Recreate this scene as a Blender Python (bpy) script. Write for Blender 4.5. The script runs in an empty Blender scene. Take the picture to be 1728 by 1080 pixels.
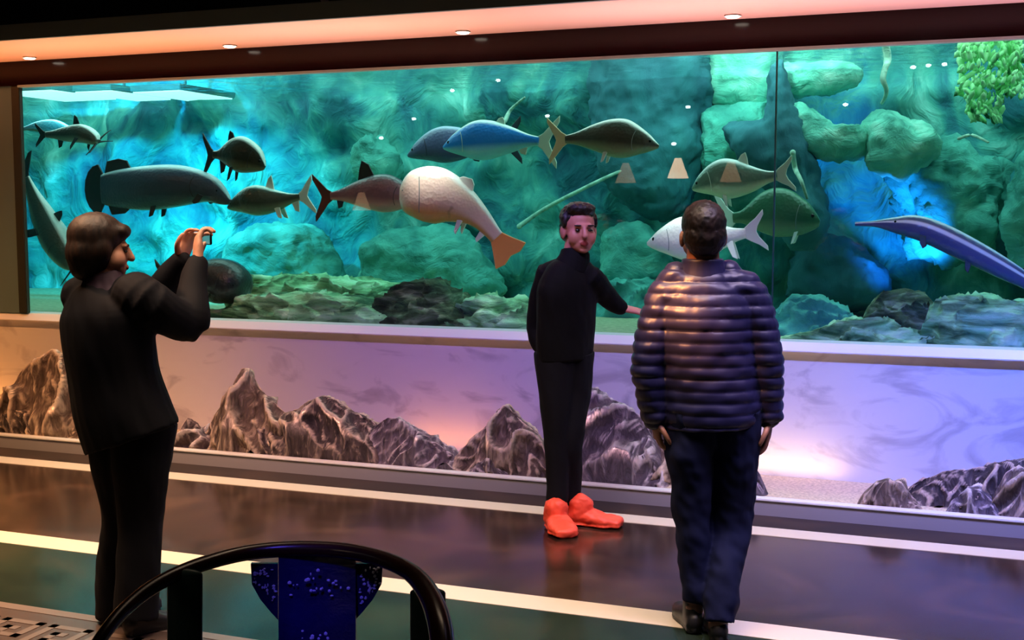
import bpy, bmesh, math, random
from mathutils import Vector, Matrix, Euler, noise
random.seed(7)
C = bpy.context.scene.collection
PI = math.pi
R = math.radians

# ------------------------------------------------------------------ camera
F_PX = 2000.0
PITCH = math.atan(178 / F_PX)
YAW = R(20.9)
CAM = Vector((0, -7.19, 1.65))
cam_d = bpy.data.cameras.new('camera')
cam_d.sensor_width = 36
cam_d.lens = F_PX / 1728 * 36
cam_d.clip_end = 100
cam = bpy.data.objects.new('camera', cam_d)
cam.location = CAM
cam.rotation_euler = (PI / 2 - PITCH, 0, YAW)
C.objects.link(cam)
bpy.context.scene.camera = cam

FWD = Vector((-math.sin(YAW) * math.cos(PITCH), math.cos(YAW) * math.cos(PITCH), -math.sin(PITCH)))
RIGHT = Vector((math.cos(YAW), math.sin(YAW), 0))
UP = RIGHT.cross(FWD)
HF = Vector((-math.sin(YAW), math.cos(YAW), 0))


def ray(px, py):
    return FWD + RIGHT * ((px - 864) / F_PX) - UP * ((py - 540) / F_PX)


def on_y(px, py, Y):
    d = ray(px, py)
    return CAM + d * ((Y - CAM.y) / d.y)


def on_z(px, py, Z):
    d = ray(px, py)
    return CAM + d * ((Z - CAM.z) / d.z)


def on_dist(px, py, dist):
    d = ray(px, py)
    return CAM + d * (dist / d.dot(HF))


# ------------------------------------------------------------------ view, world, lights
sc = bpy.context.scene
sc.view_settings.view_transform = 'Standard'
sc.view_settings.look = 'None'
sc.view_settings.gamma = 1
sc.view_settings.exposure = 0.0
sc.cycles.max_bounces = 8
sc.cycles.transparent_max_bounces = 16
sc.cycles.caustics_reflective = False
sc.cycles.caustics_refractive = False
sc.cycles.sample_clamp_indirect = 4.0
w = bpy.data.worlds.new('world')
sc.world = w
w.use_nodes = True
w.node_tree.nodes['Background'].inputs[0].default_value = (0.35, 0.3, 0.5, 1)
w.node_tree.nodes['Background'].inputs[1].default_value = 0.02


def area(name, loc, target, sx, sy, col, power, spread=180):
    d = bpy.data.lights.new(name, 'AREA')
    d.shape = 'RECTANGLE'
    d.size, d.size_y = sx, sy
    d.color = col
    d.energy = power
    d.spread = R(spread)
    o = bpy.data.objects.new(name, d)
    o.location = loc
    v = Vector(target) - Vector(loc)
    o.rotation_euler = v.to_track_quat('-Z', 'Y').to_euler()
    C.objects.link(o)
    return o


def spot(name, loc, target, angle, col, power, blend=0.6, rad=0.08):
    d = bpy.data.lights.new(name, 'SPOT')
    d.spot_size = R(angle)
    d.spot_blend = blend
    d.color = col
    d.energy = power
    d.shadow_soft_size = rad
    o = bpy.data.objects.new(name, d)
    o.location = loc
    v = Vector(target) - Vector(loc)
    o.rotation_euler = v.to_track_quat('-Z', 'Y').to_euler()
    C.objects.link(o)
    return o


# tank lamps over the water; fish and underwater blue spots are added
area('tank_light_back', (-4, 1.6, 3.5), (-4, 1.9, 0), 12, 2.0, (0.75, 1.0, 0.93), 390)
area('tank_light_front', (-4, 0.2, 3.1), (-4, 1.7, 1.0), 12, 0.25, (0.85, 1.0, 0.97), 260)
spot('tank_blue_left', (-7.2, 0.8, 3.3), (-7.9, 3.0, 1.9), 70, (0.03, 0.6, 1.0), 1600)
spot('tank_blue_left_low', (-6.6, 0.8, 3.3), (-6.8, 3.0, 1.2), 60, (0.05, 0.7, 1.0), 1100)
spot('fish_fill_spot', (-3.6, 0.14, 2.58), tuple(on_y(740, 345, 0.45)), 34, (1.0, 0.95, 0.92), 48)  # fill spot added to brighten the pale koi
spot('fish_fill_spot', (-1.9, 0.14, 2.58), tuple(on_y(1180, 400, 0.5)), 30, (1.0, 1.0, 0.97), 55)  # second added fill, aimed at the white fish
spot('added_blue_right', (-0.35, 1.9, 0.95), (-0.6, 3.0, 2.0), 62, (0.02, 0.24, 1.0), 220)  # invented underwater lamp, added to turn the right backdrop blue
spot('tank_mint_right', (-1.6, 0.7, 3.3), (-1.9, 3.0, 2.4), 60, (0.6, 1.0, 0.85), 260)

# hall: warm downlights over the floor, cool wash to the right
area('hall_warm_left', (-5.6, -3.2, 3.9), (-5.0, -2.6, 0), 2.2, 1.2, (1.0, 0.55, 0.25), 80, 70)
area('hall_warm_mid', (-2.6, -3.6, 3.9), (-2.6, -2.8, 0), 4.0, 1.2, (1.0, 0.72, 0.5), 62, 70)
area('hall_cool_right', (0.6, -3.0, 3.9), (0.0, -2.2, 0), 2.0, 1.2, (0.75, 0.6, 1.0), 42, 70)
spot('hall_warm_spot', (-1.9, -4.3, 3.3), tuple(on_dist(1138, 505, 4.5)), 7.5, (1.0, 0.36, 0.1), 2200, 0.9)
spot('hall_warm_hair', (-4.6, -3.9, 3.6), tuple(on_dist(200, 370, 4.6)), 14, (1.0, 0.5, 0.25), 420, 0.9)
spot('chair_blue_fill', (-1.0, -6.2, 2.6), tuple(on_dist(535, 1030, 2.7)), 7.5, (0.12, 0.08, 1.0), 110, 0.6)  # unseen spot added to light the chair splat blue

# LED uplights lying in the planter behind the rocks
for lx, col, pw in [(-7.3, (1.0, 0.35, 0.08), 1.6), (-3.15, (1.0, 0.33, 0.05), 0.7), (-5.9, (1.0, 0.5, 0.2), 0.2), (-1.0, (1.0, 0.62, 0.2), 1.1)]:
    area('planter_led', (lx, -0.13, 0.09), (lx, -0.02, 0.3), 0.7, 0.03, col, pw, 160)
# colour-changing wash lamps hung in front of the soffit, aimed at the marble and the stones
for lx, col, pw in [(-8.0, (1.0, 0.38, 0.1), 6), (-6.9, (1.0, 0.38, 0.1), 6.5), (-5.8, (1.0, 0.42, 0.22), 3.2), (-4.9, (0.8, 0.34, 0.45), 3.0), (-4.0, (0.42, 0.2, 0.8), 4.0),
                    (-3.1, (0.4, 0.19, 0.9), 4.5), (-2.3, (0.22, 0.16, 1.0), 5), (-1.5, (0.5, 0.45, 0.95), 5.5), (-0.6, (0.27, 0.27, 1.0), 11), (0.4, (0.06, 0.16, 1.0), 24), (1.4, (0.06, 0.16, 1.0), 20)]:
    area('wash_lamp', (lx, -2.3, 2.9), (lx, 0.0, 0.4), 0.9, 0.06, col, pw * 0.6, 60)
# unseen fill strips added on the curb lip to brighten the soffit
for lx, col, pw in [(-7.6, (1.0, 0.4, 0.15), 32), (-5.6, (1.0, 0.45, 0.25), 32), (-3.6, (1.0, 0.56, 0.5), 32), (-1.4, (1.0, 0.58, 0.68), 34), (0.6, (0.95, 0.6, 0.95), 32)]:
    area('soffit_fill', (lx, -0.695, 0.096), (lx, -0.62, 2.8), 1.9, 0.02, col, pw * 0.36, 40)


# ------------------------------------------------------------------ materials
def nmat(name):
    m = bpy.data.materials.new(name)
    m.use_nodes = True
    return m, m.node_tree, m.node_tree.nodes['Principled BSDF']


def mat(name, col, rough=0.6, metal=0.0, spec=0.5, emit=None, es=0.0, sheen=0.0):
    m, t, b = nmat(name)
    b.inputs['Base Color'].default_value = (*col, 1)
    b.inputs['Roughness'].default_value = rough
    b.inputs['Metallic'].default_value = metal
    b.inputs['Specular IOR Level'].default_value = spec
    if sheen:
        b.inputs['Sheen Weight'].default_value = sheen
    if emit:
        b.inputs['Emission Color'].default_value = (*emit, 1)
        b.inputs['Emission Strength'].default_value = es
    return m


def ramp_node(t, stops, interp='LINEAR'):
    r = t.nodes.new('ShaderNodeValToRGB')
    r.color_ramp.interpolation = interp
    e = r.color_ramp.elements
    while len(e) < len(stops):
        e.new(0.5)
    for i, (p, c) in enumerate(stops):
        e[i].position = p
        e[i].color = (*c, 1)
    return r


def tex_mat(name, stops, scale=3.0, rough=0.7, detail=8, dist=0.6, stretch=(1, 1, 1), bump=0.3, bump_dist=0.03, spec=0.4, rot=(0, 0, 0), fine=0.0):
    m, t, b = nmat(name)
    tc = t.nodes.new('ShaderNodeTexCoord')
    mp = t.nodes.new('ShaderNodeMapping')
    mp.inputs['Scale'].default_value = stretch
    mp.inputs['Rotation'].default_value = rot
    n = t.nodes.new('ShaderNodeTexNoise')
    n.inputs['Scale'].default_value = scale
    n.inputs['Detail'].default_value = detail
    n.inputs['Distortion'].default_value = dist
    r = ramp_node(t, stops)
    t.links.new(tc.outputs['Object'], mp.inputs['Vector'])
    t.links.new(mp.outputs[0], n.inputs['Vector'])
    t.links.new(n.outputs['Fac'], r.inputs[0])
    t.links.new(r.outputs[0], b.inputs['Base Color'])
    if bump:
        bp = t.nodes.new('ShaderNodeBump')
        n = t.nodes.new('ShaderNodeTexNoise')
        n.inputs['Scale'].default_value = scale * 2.2
        n.inputs['Detail'].default_value = 10
        n.inputs['Roughness'].default_value = 0.65
        n.inputs['Distortion'].default_value = dist
        t.links.new(mp.outputs[0], n.inputs['Vector'])
        bp.inputs['Strength'].default_value = bump
        bp.inputs['Distance'].default_value = bump_dist
        t.links.new(n.outputs['Fac'], bp.inputs['Height'])
        t.links.new(bp.outputs[0], b.inputs['Normal'])
    b.inputs['Roughness'].default_value = rough
    b.inputs['Specular IOR Level'].default_value = spec
    return m


M = {}
M['soffit'] = mat('soffit_light_tint', (0.9, 0.55, 0.4), 0.5)  # orange-pink of the coloured lighting put into the white soffit's colour
M['fascia'] = mat('fascia_paint', (0.16, 0.2, 0.18), 0.5)
M['black'] = mat('black_ceiling', (0.006, 0.005, 0.01), 0.9)
M['header'] = mat('maroon_gloss_panel', (0.01, 0.0012, 0.002), 0.14, spec=0.18)
M['frame'] = mat('dark_frame', (0.03, 0.035, 0.025), 0.5)
M['alu'] = mat('pale_trim', (0.35, 0.42, 0.36), 0.4)
M['side_wall'] = mat('side_wall_paint', (0.12, 0.2, 0.2), 0.7)
M['sill'] = mat('white_stone', (0.9, 0.88, 0.84), 0.35)
M['strip'] = mat('cream_inlay', (0.78, 0.66, 0.55), 0.3)
M['hall_wall'] = mat('dark_hall_wall', (0.05, 0.035, 0.03), 0.7)
M['lamp_metal'] = mat('lamp_metal', (0.1, 0.08, 0.07), 0.4, 0.8)
M['marble'] = tex_mat('white_marble', [(0.0, (0.3, 0.28, 0.32)), (0.36, (0.6, 0.58, 0.6)), (0.47, (0.82, 0.8, 0.8)), (1, (0.86, 0.84, 0.84))],
                      1.6, 0.4, 10, 1.8, (1, 1, 2.0), 0, spec=0.3)
M['floor_brown'] = tex_mat('brown_marble_floor', [(0.25, (0.01, 0.006, 0.005)), (0.5, (0.028, 0.015, 0.01)), (0.63, (0.05, 0.026, 0.017)), (0.8, (0.085, 0.05, 0.035))],
                           1.3, 0.17, 8, 2.0, (1, 1, 1), 0, spec=0.28)
M['floor_green'] = tex_mat('green_marble_floor', [(0.3, (0.008, 0.014, 0.011)), (0.55, (0.018, 0.03, 0.02)), (0.8, (0.04, 0.04, 0.025))],
                           1.5, 0.17, 8, 1.5, (1, 1, 1), 0, spec=0.3)
M['key_dark'] = mat('key_band_dark', (0.1, 0.065, 0.055), 0.3)
M['key_light'] = mat('key_band_light', (0.22, 0.16, 0.14), 0.3)
M['gravel'] = tex_mat('planter_gravel', [(0.3, (0.6, 0.48, 0.3)), (0.7, (0.95, 0.8, 0.55))], 60, 0.9, 3, 0, (1, 1, 1), 0.6, 0.01)
M['sand'] = tex_mat('tank_sand', [(0.3, (0.25, 0.3, 0.18)), (0.7, (0.5, 0.5, 0.3))], 25, 0.9, 4, 0, (1, 1, 1), 0.4, 0.01)


def rock_mat(name, dark, mid, light, scale=9.0, rot=(0, 0.4, 0.2)):
    m, t, b = nmat(name)
    tc = t.nodes.new('ShaderNodeTexCoord')
    mp = t.nodes.new('ShaderNodeMapping')
    mp.inputs['Rotation'].default_value = rot
    mp.inputs['Scale'].default_value = (2.2, 1, 0.7)
    n = t.nodes.new('ShaderNodeTexNoise')
    n.inputs['Scale'].default_value = scale
    n.inputs['Detail'].default_value = 12
    n.inputs['Roughness'].default_value = 0.6
    n.inputs['Distortion'].default_value = 0.9
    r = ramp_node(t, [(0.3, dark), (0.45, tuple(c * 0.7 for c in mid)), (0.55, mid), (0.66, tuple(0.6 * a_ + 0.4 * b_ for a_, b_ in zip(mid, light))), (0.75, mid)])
    bp = t.nodes.new('ShaderNodeBump')
    bp.inputs['Strength'].default_value = 1.0
    bp.inputs['Distance'].default_value = 0.06
    t.links.new(tc.outputs['Object'], mp.inputs[0])
    t.links.new(mp.outputs[0], n.inputs['Vector'])
    t.links.new(n.outputs['Fac'], r.inputs[0])
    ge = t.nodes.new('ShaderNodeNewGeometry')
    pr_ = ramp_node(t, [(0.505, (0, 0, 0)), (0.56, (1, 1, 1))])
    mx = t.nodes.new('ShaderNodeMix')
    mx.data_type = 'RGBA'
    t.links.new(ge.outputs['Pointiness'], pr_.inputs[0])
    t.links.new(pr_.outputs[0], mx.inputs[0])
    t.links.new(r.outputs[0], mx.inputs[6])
    mx.inputs[7].default_value = (*light, 1)  # pale highlights painted onto the ridges, masked by pointiness
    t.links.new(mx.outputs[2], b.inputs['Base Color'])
    t.links.new(n.outputs['Fac'], bp.inputs['Height'])
    t.links.new(bp.outputs[0], b.inputs['Normal'])
    b.inputs['Roughness'].default_value = 0.9
    b.inputs['Specular IOR Level'].default_value = 0.2
    return m


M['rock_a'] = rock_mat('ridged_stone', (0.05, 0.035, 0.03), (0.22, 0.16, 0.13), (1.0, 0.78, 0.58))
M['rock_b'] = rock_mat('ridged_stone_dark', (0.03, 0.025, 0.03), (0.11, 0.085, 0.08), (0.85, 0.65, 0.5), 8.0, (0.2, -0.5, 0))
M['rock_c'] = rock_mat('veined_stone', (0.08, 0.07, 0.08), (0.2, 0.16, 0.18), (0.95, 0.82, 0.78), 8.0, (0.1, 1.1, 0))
M['reef_a'] = tex_mat('reef_stone_green', [(0.36, (0.04, 0.13, 0.06)), (0.45, (0.2, 0.42, 0.2)), (0.53, (0.42, 0.8, 0.45)), (0.65, (0.7, 1.0, 0.72))], 2.4, 0.8, 9, 1.0, (1, 1, 4), 0.8, 0.06, rot=(0, 0.12, 0))
M['reef_b'] = tex_mat('reef_stone_dark', [(0.35, (0.015, 0.03, 0.02)), (0.5, (0.09, 0.14, 0.07)), (0.65, (0.4, 0.5, 0.34))], 3.0, 0.8, 9, 1.2, (1, 1, 3), 0.9, 0.06, rot=(0, -0.3, 0))
M['reef_mint'] = tex_mat('reef_stone_mint', [(0.3, (0.05, 0.3, 0.25)), (0.5, (0.25, 0.75, 0.6)), (0.7, (0.6, 0.95, 0.8))], 2.0, 0.8, 9, 1.2, (1, 1, 1.5), 0.8, 0.08)
M['reef_teal'] = tex_mat('reef_stone_teal', [(0.3, (0.03, 0.22, 0.2)), (0.55, (0.12, 0.5, 0.42)), (0.75, (0.3, 0.75, 0.6))], 1.6, 0.8, 8, 1.0, (1, 1, 1.5), 0.7, 0.08)
M['reef_blue'] = tex_mat('reef_stone_blue', [(0.3, (0.01, 0.06, 0.1)), (0.6, (0.03, 0.16, 0.2)), (0.8, (0.06, 0.26, 0.28))], 1.0, 0.8, 6, 1.0, (1, 1, 0.5), 0.5, 0.08)
M['leaf'] = tex_mat('weed_green', [(0.36, (0.02, 0.18, 0.06)), (0.42, (0.35, 0.95, 0.4)), (0.7, (0.6, 1.0, 0.6))], 5.0, 0.6, 4, 0.6)
M['wood_pale'] = tex_mat('driftwood_bark', [(0.3, (0.2, 0.35, 0.28)), (0.7, (0.55, 0.8, 0.65))], 12, 0.8)
M['chair'] = tex_mat('dark_rosewood', [(0.3, (0.012, 0.004, 0.004)), (0.7, (0.05, 0.015, 0.01))], 6, 0.25, 6, 0.5, (1, 1, 6), 0, spec=0.6)
M['splat'] = tex_mat('blue_lit_lacquer', [(0.3, (0.006, 0.004, 0.05)), (0.7, (0.012, 0.01, 0.12))], 8, 0.25, 4, 0.5, spec=0.6)  # blue light on the chair back put into the lacquer colour
M['fleck'] = mat('pale_fleck', (0.75, 0.75, 0.95), 0.2)

# backdrop: painted rockwork, hue patches are the stone's own
bm_, t, b = nmat('backdrop_rockwork')
tc = t.nodes.new('ShaderNodeTexCoord')
mp = t.nodes.new('ShaderNodeMapping')
mp.inputs['Scale'].default_value = (1, 1, 0.75)
mp.inputs['Rotation'].default_value = (0, 0.5, 0)
n1 = t.nodes.new('ShaderNodeTexNoise')
n1.inputs['Scale'].default_value = 0.75
n1.inputs['Detail'].default_value = 7
n1.inputs['Distortion'].default_value = 1.8
n2 = t.nodes.new('ShaderNodeTexNoise')
n2.inputs['Scale'].default_value = 3.2
n2.inputs['Detail'].default_value = 9
n2.inputs['Distortion'].default_value = 2.0
mx = t.nodes.new('ShaderNodeMix')
mx.inputs[0].default_value = 0.3
r = ramp_node(t, [(0.3, (0.01, 0.07, 0.12)), (0.42, (0.02, 0.17, 0.22)), (0.5, (0.05, 0.3, 0.3)), (0.57, (0.1, 0.42, 0.36)), (0.7, (0.4, 0.85, 0.75))])
bp = t.nodes.new('ShaderNodeBump')
bp.inputs['Strength'].default_value = 0.7
bp.inputs['Distance'].default_value = 0.1
t.links.new(tc.outputs['Object'], mp.inputs[0])
t.links.new(mp.outputs[0], n1.inputs['Vector'])
t.links.new(mp.outputs[0], n2.inputs['Vector'])
t.links.new(n1.outputs['Fac'], mx.inputs[2])
t.links.new(n2.outputs['Fac'], mx.inputs[3])
t.links.new(mx.outputs[0], r.inputs[0])
t.links.new(r.outputs[0], b.inputs['Base Color'])
t.links.new(n2.outputs['Fac'], bp.inputs['Height'])
t.links.new(bp.outputs[0], b.inputs['Normal'])
b.inputs['Roughness'].default_value = 0.85
M['backdrop'] = bm_


def thin_glass(name, refl_col, fac_scale, tint, rough=0.0, bump=False):
    m = bpy.data.materials.new(name)
    m.use_nodes = True
    t = m.node_tree
    t.nodes.clear()
    out = t.nodes.new('ShaderNodeOutputMaterial')
    tr = t.nodes.new('ShaderNodeBsdfTransparent')
    tr.inputs[0].default_value = (*tint, 1)
    gl = t.nodes.new('ShaderNodeBsdfGlossy')
    gl.inputs['Color'].default_value = (*refl_col, 1)
    gl.inputs['Roughness'].default_value = rough
    mix = t.nodes.new('ShaderNodeMixShader')
    if fac_scale is None:
        fr = t.nodes.new('ShaderNodeFresnel')
        fr.inputs['IOR'].default_value = 1.5
        ge = t.nodes.new('ShaderNodeNewGeometry')
        inv = t.nodes.new('ShaderNodeMath')
        inv.operation = 'SUBTRACT'
        inv.inputs[0].default_value = 1
        t.links.new(ge.outputs['Backfacing'], inv.inputs[1])
        mul = t.nodes.new('ShaderNodeMath')
        mul.operation = 'MULTIPLY'
        t.links.new(inv.outputs[0], mul.inputs[0])
        t.links.new(fr.outputs[0], mul.inputs[1])
        t.links.new(mul.outputs[0], mix.inputs[0])
    else:
        mix.inputs[0].default_value = fac_scale
    if bump:
        tcn = t.nodes.new('ShaderNodeTexCoord')
        nn = t.nodes.new('ShaderNodeTexNoise')
        nn.inputs['Scale'].default_value = 4
        nn.inputs['Detail'].default_value = 3
        bb = t.nodes.new('ShaderNodeBump')
        bb.inputs['Strength'].default_value = 0.35
        bb.inputs['Distance'].default_value = 0.1
        t.links.new(tcn.outputs['Object'], nn.inputs['Vector'])
        t.links.new(nn.outputs['Fac'], bb.inputs['Height'])
        t.links.new(bb.outputs[0], gl.inputs['Normal'])
    t.links.new(tr.outputs[0], mix.inputs[1])
    t.links.new(gl.outputs[0], mix.inputs[2])
    t.links.new(mix.outputs[0], out.inputs['Surface'])
    return m


M['glass'] = thin_glass('tank_glass', (1, 1, 1), None, (0.97, 1.0, 0.99))
M['surface'] = thin_glass('water_surface', (0.8, 1, 0.95), 0.45, (0.9, 1.0, 0.98), 0.05, True)
m = bpy.data.materials.new('tank_water')
m.use_nodes = True
m.node_tree.nodes.clear()
o_ = m.node_tree.nodes.new('ShaderNodeOutputMaterial')
v_ = m.node_tree.nodes.new('ShaderNodeVolumeAbsorption')
v_.inputs['Color'].default_value = (0.2, 0.88, 0.86, 1)
v_.inputs['Density'].default_value = 0.22
m.node_tree.links.new(v_.outputs[0], o_.inputs['Volume'])
M['water'] = m


# ------------------------------------------------------------------ mesh helpers
def link(name, me, m, parent=None, smooth=True):
    o = bpy.data.objects.new(name, me)
    C.objects.link(o)
    if m is not None:
        for mm in (m if isinstance(m, (list, tuple)) else [m]):
            me.materials.append(mm)
    if smooth:
        for p in me.polygons:
            p.use_smooth = True
    if parent:
        o.parent = parent
    return o


def obj(name, bm, m, parent=None, smooth=False, loc=None):
    """link a bmesh; with loc the vertices (given in parent space) are re-centred there"""
    if loc is not None:
        bmesh.ops.translate(bm, verts=bm.verts, vec=-Vector(loc))
    bmesh.ops.recalc_face_normals(bm, faces=bm.faces)
    me = bpy.data.meshes.new(name)
    bm.to_mesh(me)
    bm.free()
    o = link(name, me, m, parent, smooth)
    if loc is not None:
        o.location = loc
    return o


def tag(o, label=None, cat=None, group=None, kind=None):
    for k, v in (('label', label), ('category', cat), ('group', group), ('kind', kind)):
        if v:
            o[k] = v
    return o


def thing(name, label, cat, loc=(0, 0, 0), rotz=0, group=None):
    o = bpy.data.objects.new(name, None)
    C.objects.link(o)
    o.empty_display_size = 0.1
    o.location = loc
    o.rotation_euler = (0, 0, rotz)
    return tag(o, label, cat, group)


def box(bm, lo, hi):
    lo, hi = Vector(lo), Vector(hi)
    mtx = Matrix.Translation((lo + hi) / 2) @ Matrix.Diagonal((*(hi - lo), 1))
    return bmesh.ops.create_cube(bm, size=1, matrix=mtx)['verts']


def bx(lo, hi, bev=0.0):
    bm = bmesh.new()
    box(bm, lo, hi)
    if bev:
        bmesh.ops.bevel(bm, geom=bm.edges[:], offset=bev, segments=2, affect='EDGES')
    return bm


def struct(name, bm, m, parent=None, smooth=False):
    o = obj(name, bm, m, parent, smooth)
    if not parent:
        o['kind'] = 'structure'
    return o


def catmull(pts, n):
    """resample tuples of floats through a Catmull-Rom spline, n samples per span"""
    P = [pts[0]] + list(pts) + [pts[-1]]
    out = []
    for i in range(1, len(P) - 2):
        for k in range(n):
            s = k / n
            out.append(tuple(0.5 * ((2 * b) + (-a + c) * s + (2 * a - 5 * b + 4 * c - d) * s * s + (-a + 3 * b - 3 * c + d) * s ** 3)
                             for a, b, c, d in zip(P[i - 1], P[i], P[i + 1], P[i + 2])))
    out.append(tuple(pts[-1]))
    return out


def tube(bm, pts, rads, side=(1, 0, 0), n=16, sub=4, cap=True):
    """loft of elliptical rings along pts; rads entries are r or (r_side, r_other); rounded caps"""
    rr = [(r, r) if not isinstance(r, (tuple, list)) else tuple(r) for r in rads]
    q = [tuple(p) + r for p, r in zip(pts, rr)]
    s = catmull(q, sub) if sub > 1 else q
    P = [Vector(a[:3]) for a in s]
    A = [(max(a[3], 1e-4), max(a[4], 1e-4)) for a in s]
    rings = []

    def ring(c, a, b, u, v):
        return [bm.verts.new(c + u * (a * math.cos(2 * PI * k / n)) + v * (b * math.sin(2 * PI * k / n))) for k in range(n)]
    side = Vector(side)
    N = len(P)
    for i in range(N):
        tdir = (P[min(i + 1, N - 1)] - P[max(i - 1, 0)]).normalized()
        u = side - tdir * side.dot(tdir)
        if u.length < 1e-3:
            u = Vector((0, 1, 0)) - tdir * tdir.y
        u.normalize()
        v = tdir.cross(u)
        a, b = A[i]
        if i == 0 and cap:
            for ang in (75, 45, 20):
                rings.append(ring(P[i] - tdir * (min(a, b) * math.sin(R(ang))), a * math.cos(R(ang)), b * math.cos(R(ang)), u, v))
        rings.append(ring(P[i], a, b, u, v))
        if i == N - 1 and cap:
            for ang in (20, 45, 75):
                rings.append(ring(P[i] + tdir * (min(a, b) * math.sin(R(ang))), a * math.cos(R(ang)), b * math.cos(R(ang)), u, v))
    for r0, r1 in zip(rings, rings[1:]):
        for k in range(n):
            bm.faces.new((r0[k], r0[(k + 1) % n], r1[(k + 1) % n], r1[k]))
    bm.faces.new(rings[0][::-1])
    bm.faces.new(rings[-1])


def ell(bm, c, r, rot=None, sub=3):
    mtx = Matrix.Translation(Vector(c)) @ (rot.to_4x4() if rot is not None else Matrix.Identity(4)) @ Matrix.Diagonal((*r, 1))
    return bmesh.ops.create_icosphere(bm, subdivisions=sub, radius=1, matrix=mtx)['verts']


def remesh(bm, voxel, smooth=3, disp=None):
    """fuse overlapping closed shells into one continuous skin"""
    bmesh.ops.recalc_face_normals(bm, faces=bm.faces)
    me = bpy.data.meshes.new('tmp')
    bm.to_mesh(me)
    bm.free()
    o = bpy.data.objects.new('tmp', me)
    C.objects.link(o)
    md = o.modifiers.new('r', 'REMESH')
    md.mode = 'VOXEL'
    md.voxel_size = voxel
    if smooth:
        sm = o.modifiers.new('s', 'SMOOTH')
        sm.factor = 0.5
        sm.iterations = smooth
    dg = bpy.context.evaluated_depsgraph_get()
    dg.update()
    res = bpy.data.meshes.new_from_object(o.evaluated_get(dg))
    bpy.data.objects.remove(o)
    bpy.data.meshes.remove(me)
    if disp:
        nr = [v.normal.copy() for v in res.vertices]
        for v, n_ in zip(res.vertices, nr):
            v.co = v.co + n_ * disp(v.co, n_)
        res.update()
    return res


def plate(bm, pts, th, axis=Vector((0, 1, 0))):
    """outline polygon extruded by th along axis, centred"""
    a = [bm.verts.new(Vector(p) - axis * th / 2) for p in pts]
    c = [bm.verts.new(Vector(p) + axis * th / 2) for p in pts]
    bm.faces.new(a)
    bm.faces.new(c[::-1])
    k = len(a)
    for i in range(k):
        bm.faces.new((a[i], c[i], c[(i + 1) % k], a[(i + 1) % k]))


# ------------------------------------------------------------------ setting
X0, X1 = -11.0, 4.0
struct('floor', bx((X0, -13, -0.1), (X1, 0.0, 0)), M['floor_brown'])
struct('floor_1', bx((X0, -13, 0.0), (X1, -2.55, 0.002)), M['floor_green'])
struct('trim_1', bx((X0, -1.13, 0), (X1, -0.97, 0.003)), M['strip'])
struct('trim_2', bx((X0, -2.64, 0), (X1, -2.47, 0.004)), M['strip'])
# Greek key border
bm = bmesh.new()
box(bm, (X0, -3.9, 0.002), (-1.0, -3.36, 0.004))
struct('trim_3', bm, M['key_dark'])
bm = bmesh.new()
z0, z1 = 0.0035, 0.006
box(bm, (X0, -3.42, z0), (-1.0, -3.365, z1))
box(bm, (X0, -3.84, z0), (-1.0, -3.80, z1))
xk = X0
while xk < -1.3:
    u = 0.034
    y0 = -3.71

    def kb(a, b, c, d):
        box(bm, (xk + a * u, y0 + b * u, z0), (xk + c * u, y0 + d * u, z1))
    kb(0, 0, 1, 6)
    kb(0, 5, 6, 6)
    kb(5, 1, 6, 6)
    kb(2, 1, 6, 2)
    kb(2, 1, 3, 4)
    kb(2, 3, 4, 4)
    kb(0, -1.0, 7, 0) if False else None
    xk += 7 * u
struct('trim_4', bm, M['key_light'])

# planter curb, bed, wall, sill
struct('trim_5', bx((X0, -0.715, 0), (X1, -0.66, 0.082)), mat('grey_stone', (0.36, 0.34, 0.36), 0.35))
struct('trim_12', bx((X0, -0.725, 0.082), (X1, -0.655, 0.094), 0.003), M['sill'])
struct('floor_2', bx((X0, -0.66, 0), (X1, 0.0, 0.07)), M['gravel'])
struct('wall_tank', bx((X0, 0.0, -0.1), (X1, 0.12, 0.84)), M['marble'])
bm = bmesh.new()
plate(bm, [(0, 0.14, 0.835), (0, 0.14, 0.893), (0, -0.012, 0.893), (0, -0.065, 0.845), (0, -0.065, 0.838)], X1 - X0, Vector((1, 0, 0)))
bmesh.ops.translate(bm, verts=bm.verts, vec=((X0 + X1) / 2, 0, 0))
struct('trim_6', bm, M['sill'])
# left pier, frame post, header, soffit
struct('wall_left', bx((X0, -0.03, 0.893), (-6.80, 0.0, 2.62)), M['side_wall'])
struct('trim_7', bx((-6.80, -0.04, 0.893), (-6.72, 0.0, 2.62), 0.005), M['frame'])
struct('trim_8', bx((X0, -0.05, 2.62), (X1, 0.05, 2.80)), M['header'])
struct('trim_9', bx((-6.72, -0.055, 2.606), (X1, 0.0, 2.622)), M['alu'])
struct('ceiling_1', bx((X0, -0.9, 2.80), (X1, 0.3, 2.86)), M['soffit'])
struct('trim_10', bx((X0, -0.93, 2.80), (X1, -0.90, 2.90)), M['fascia'])
struct('ceiling', bx((X0, -13, 4.2), (X1, 0.3, 4.3)), M['black'])
struct('wall_upper', bx((X0, -0.2, 2.86), (X1, 0.3, 4.2)), M['black'])
struct('wall_rear', bx((X0, -13.1, 0), (X1, -13.0, 4.3)), M['hall_wall'])
struct('wall_side', bx((X1, -13, 0), (X1 + 0.1, 0.3, 4.3)), M['hall_wall'])
struct('wall_far', bx((X0 - 0.1, -13, 0), (X0, 0.3, 4.3)), M['hall_wall'])
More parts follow.
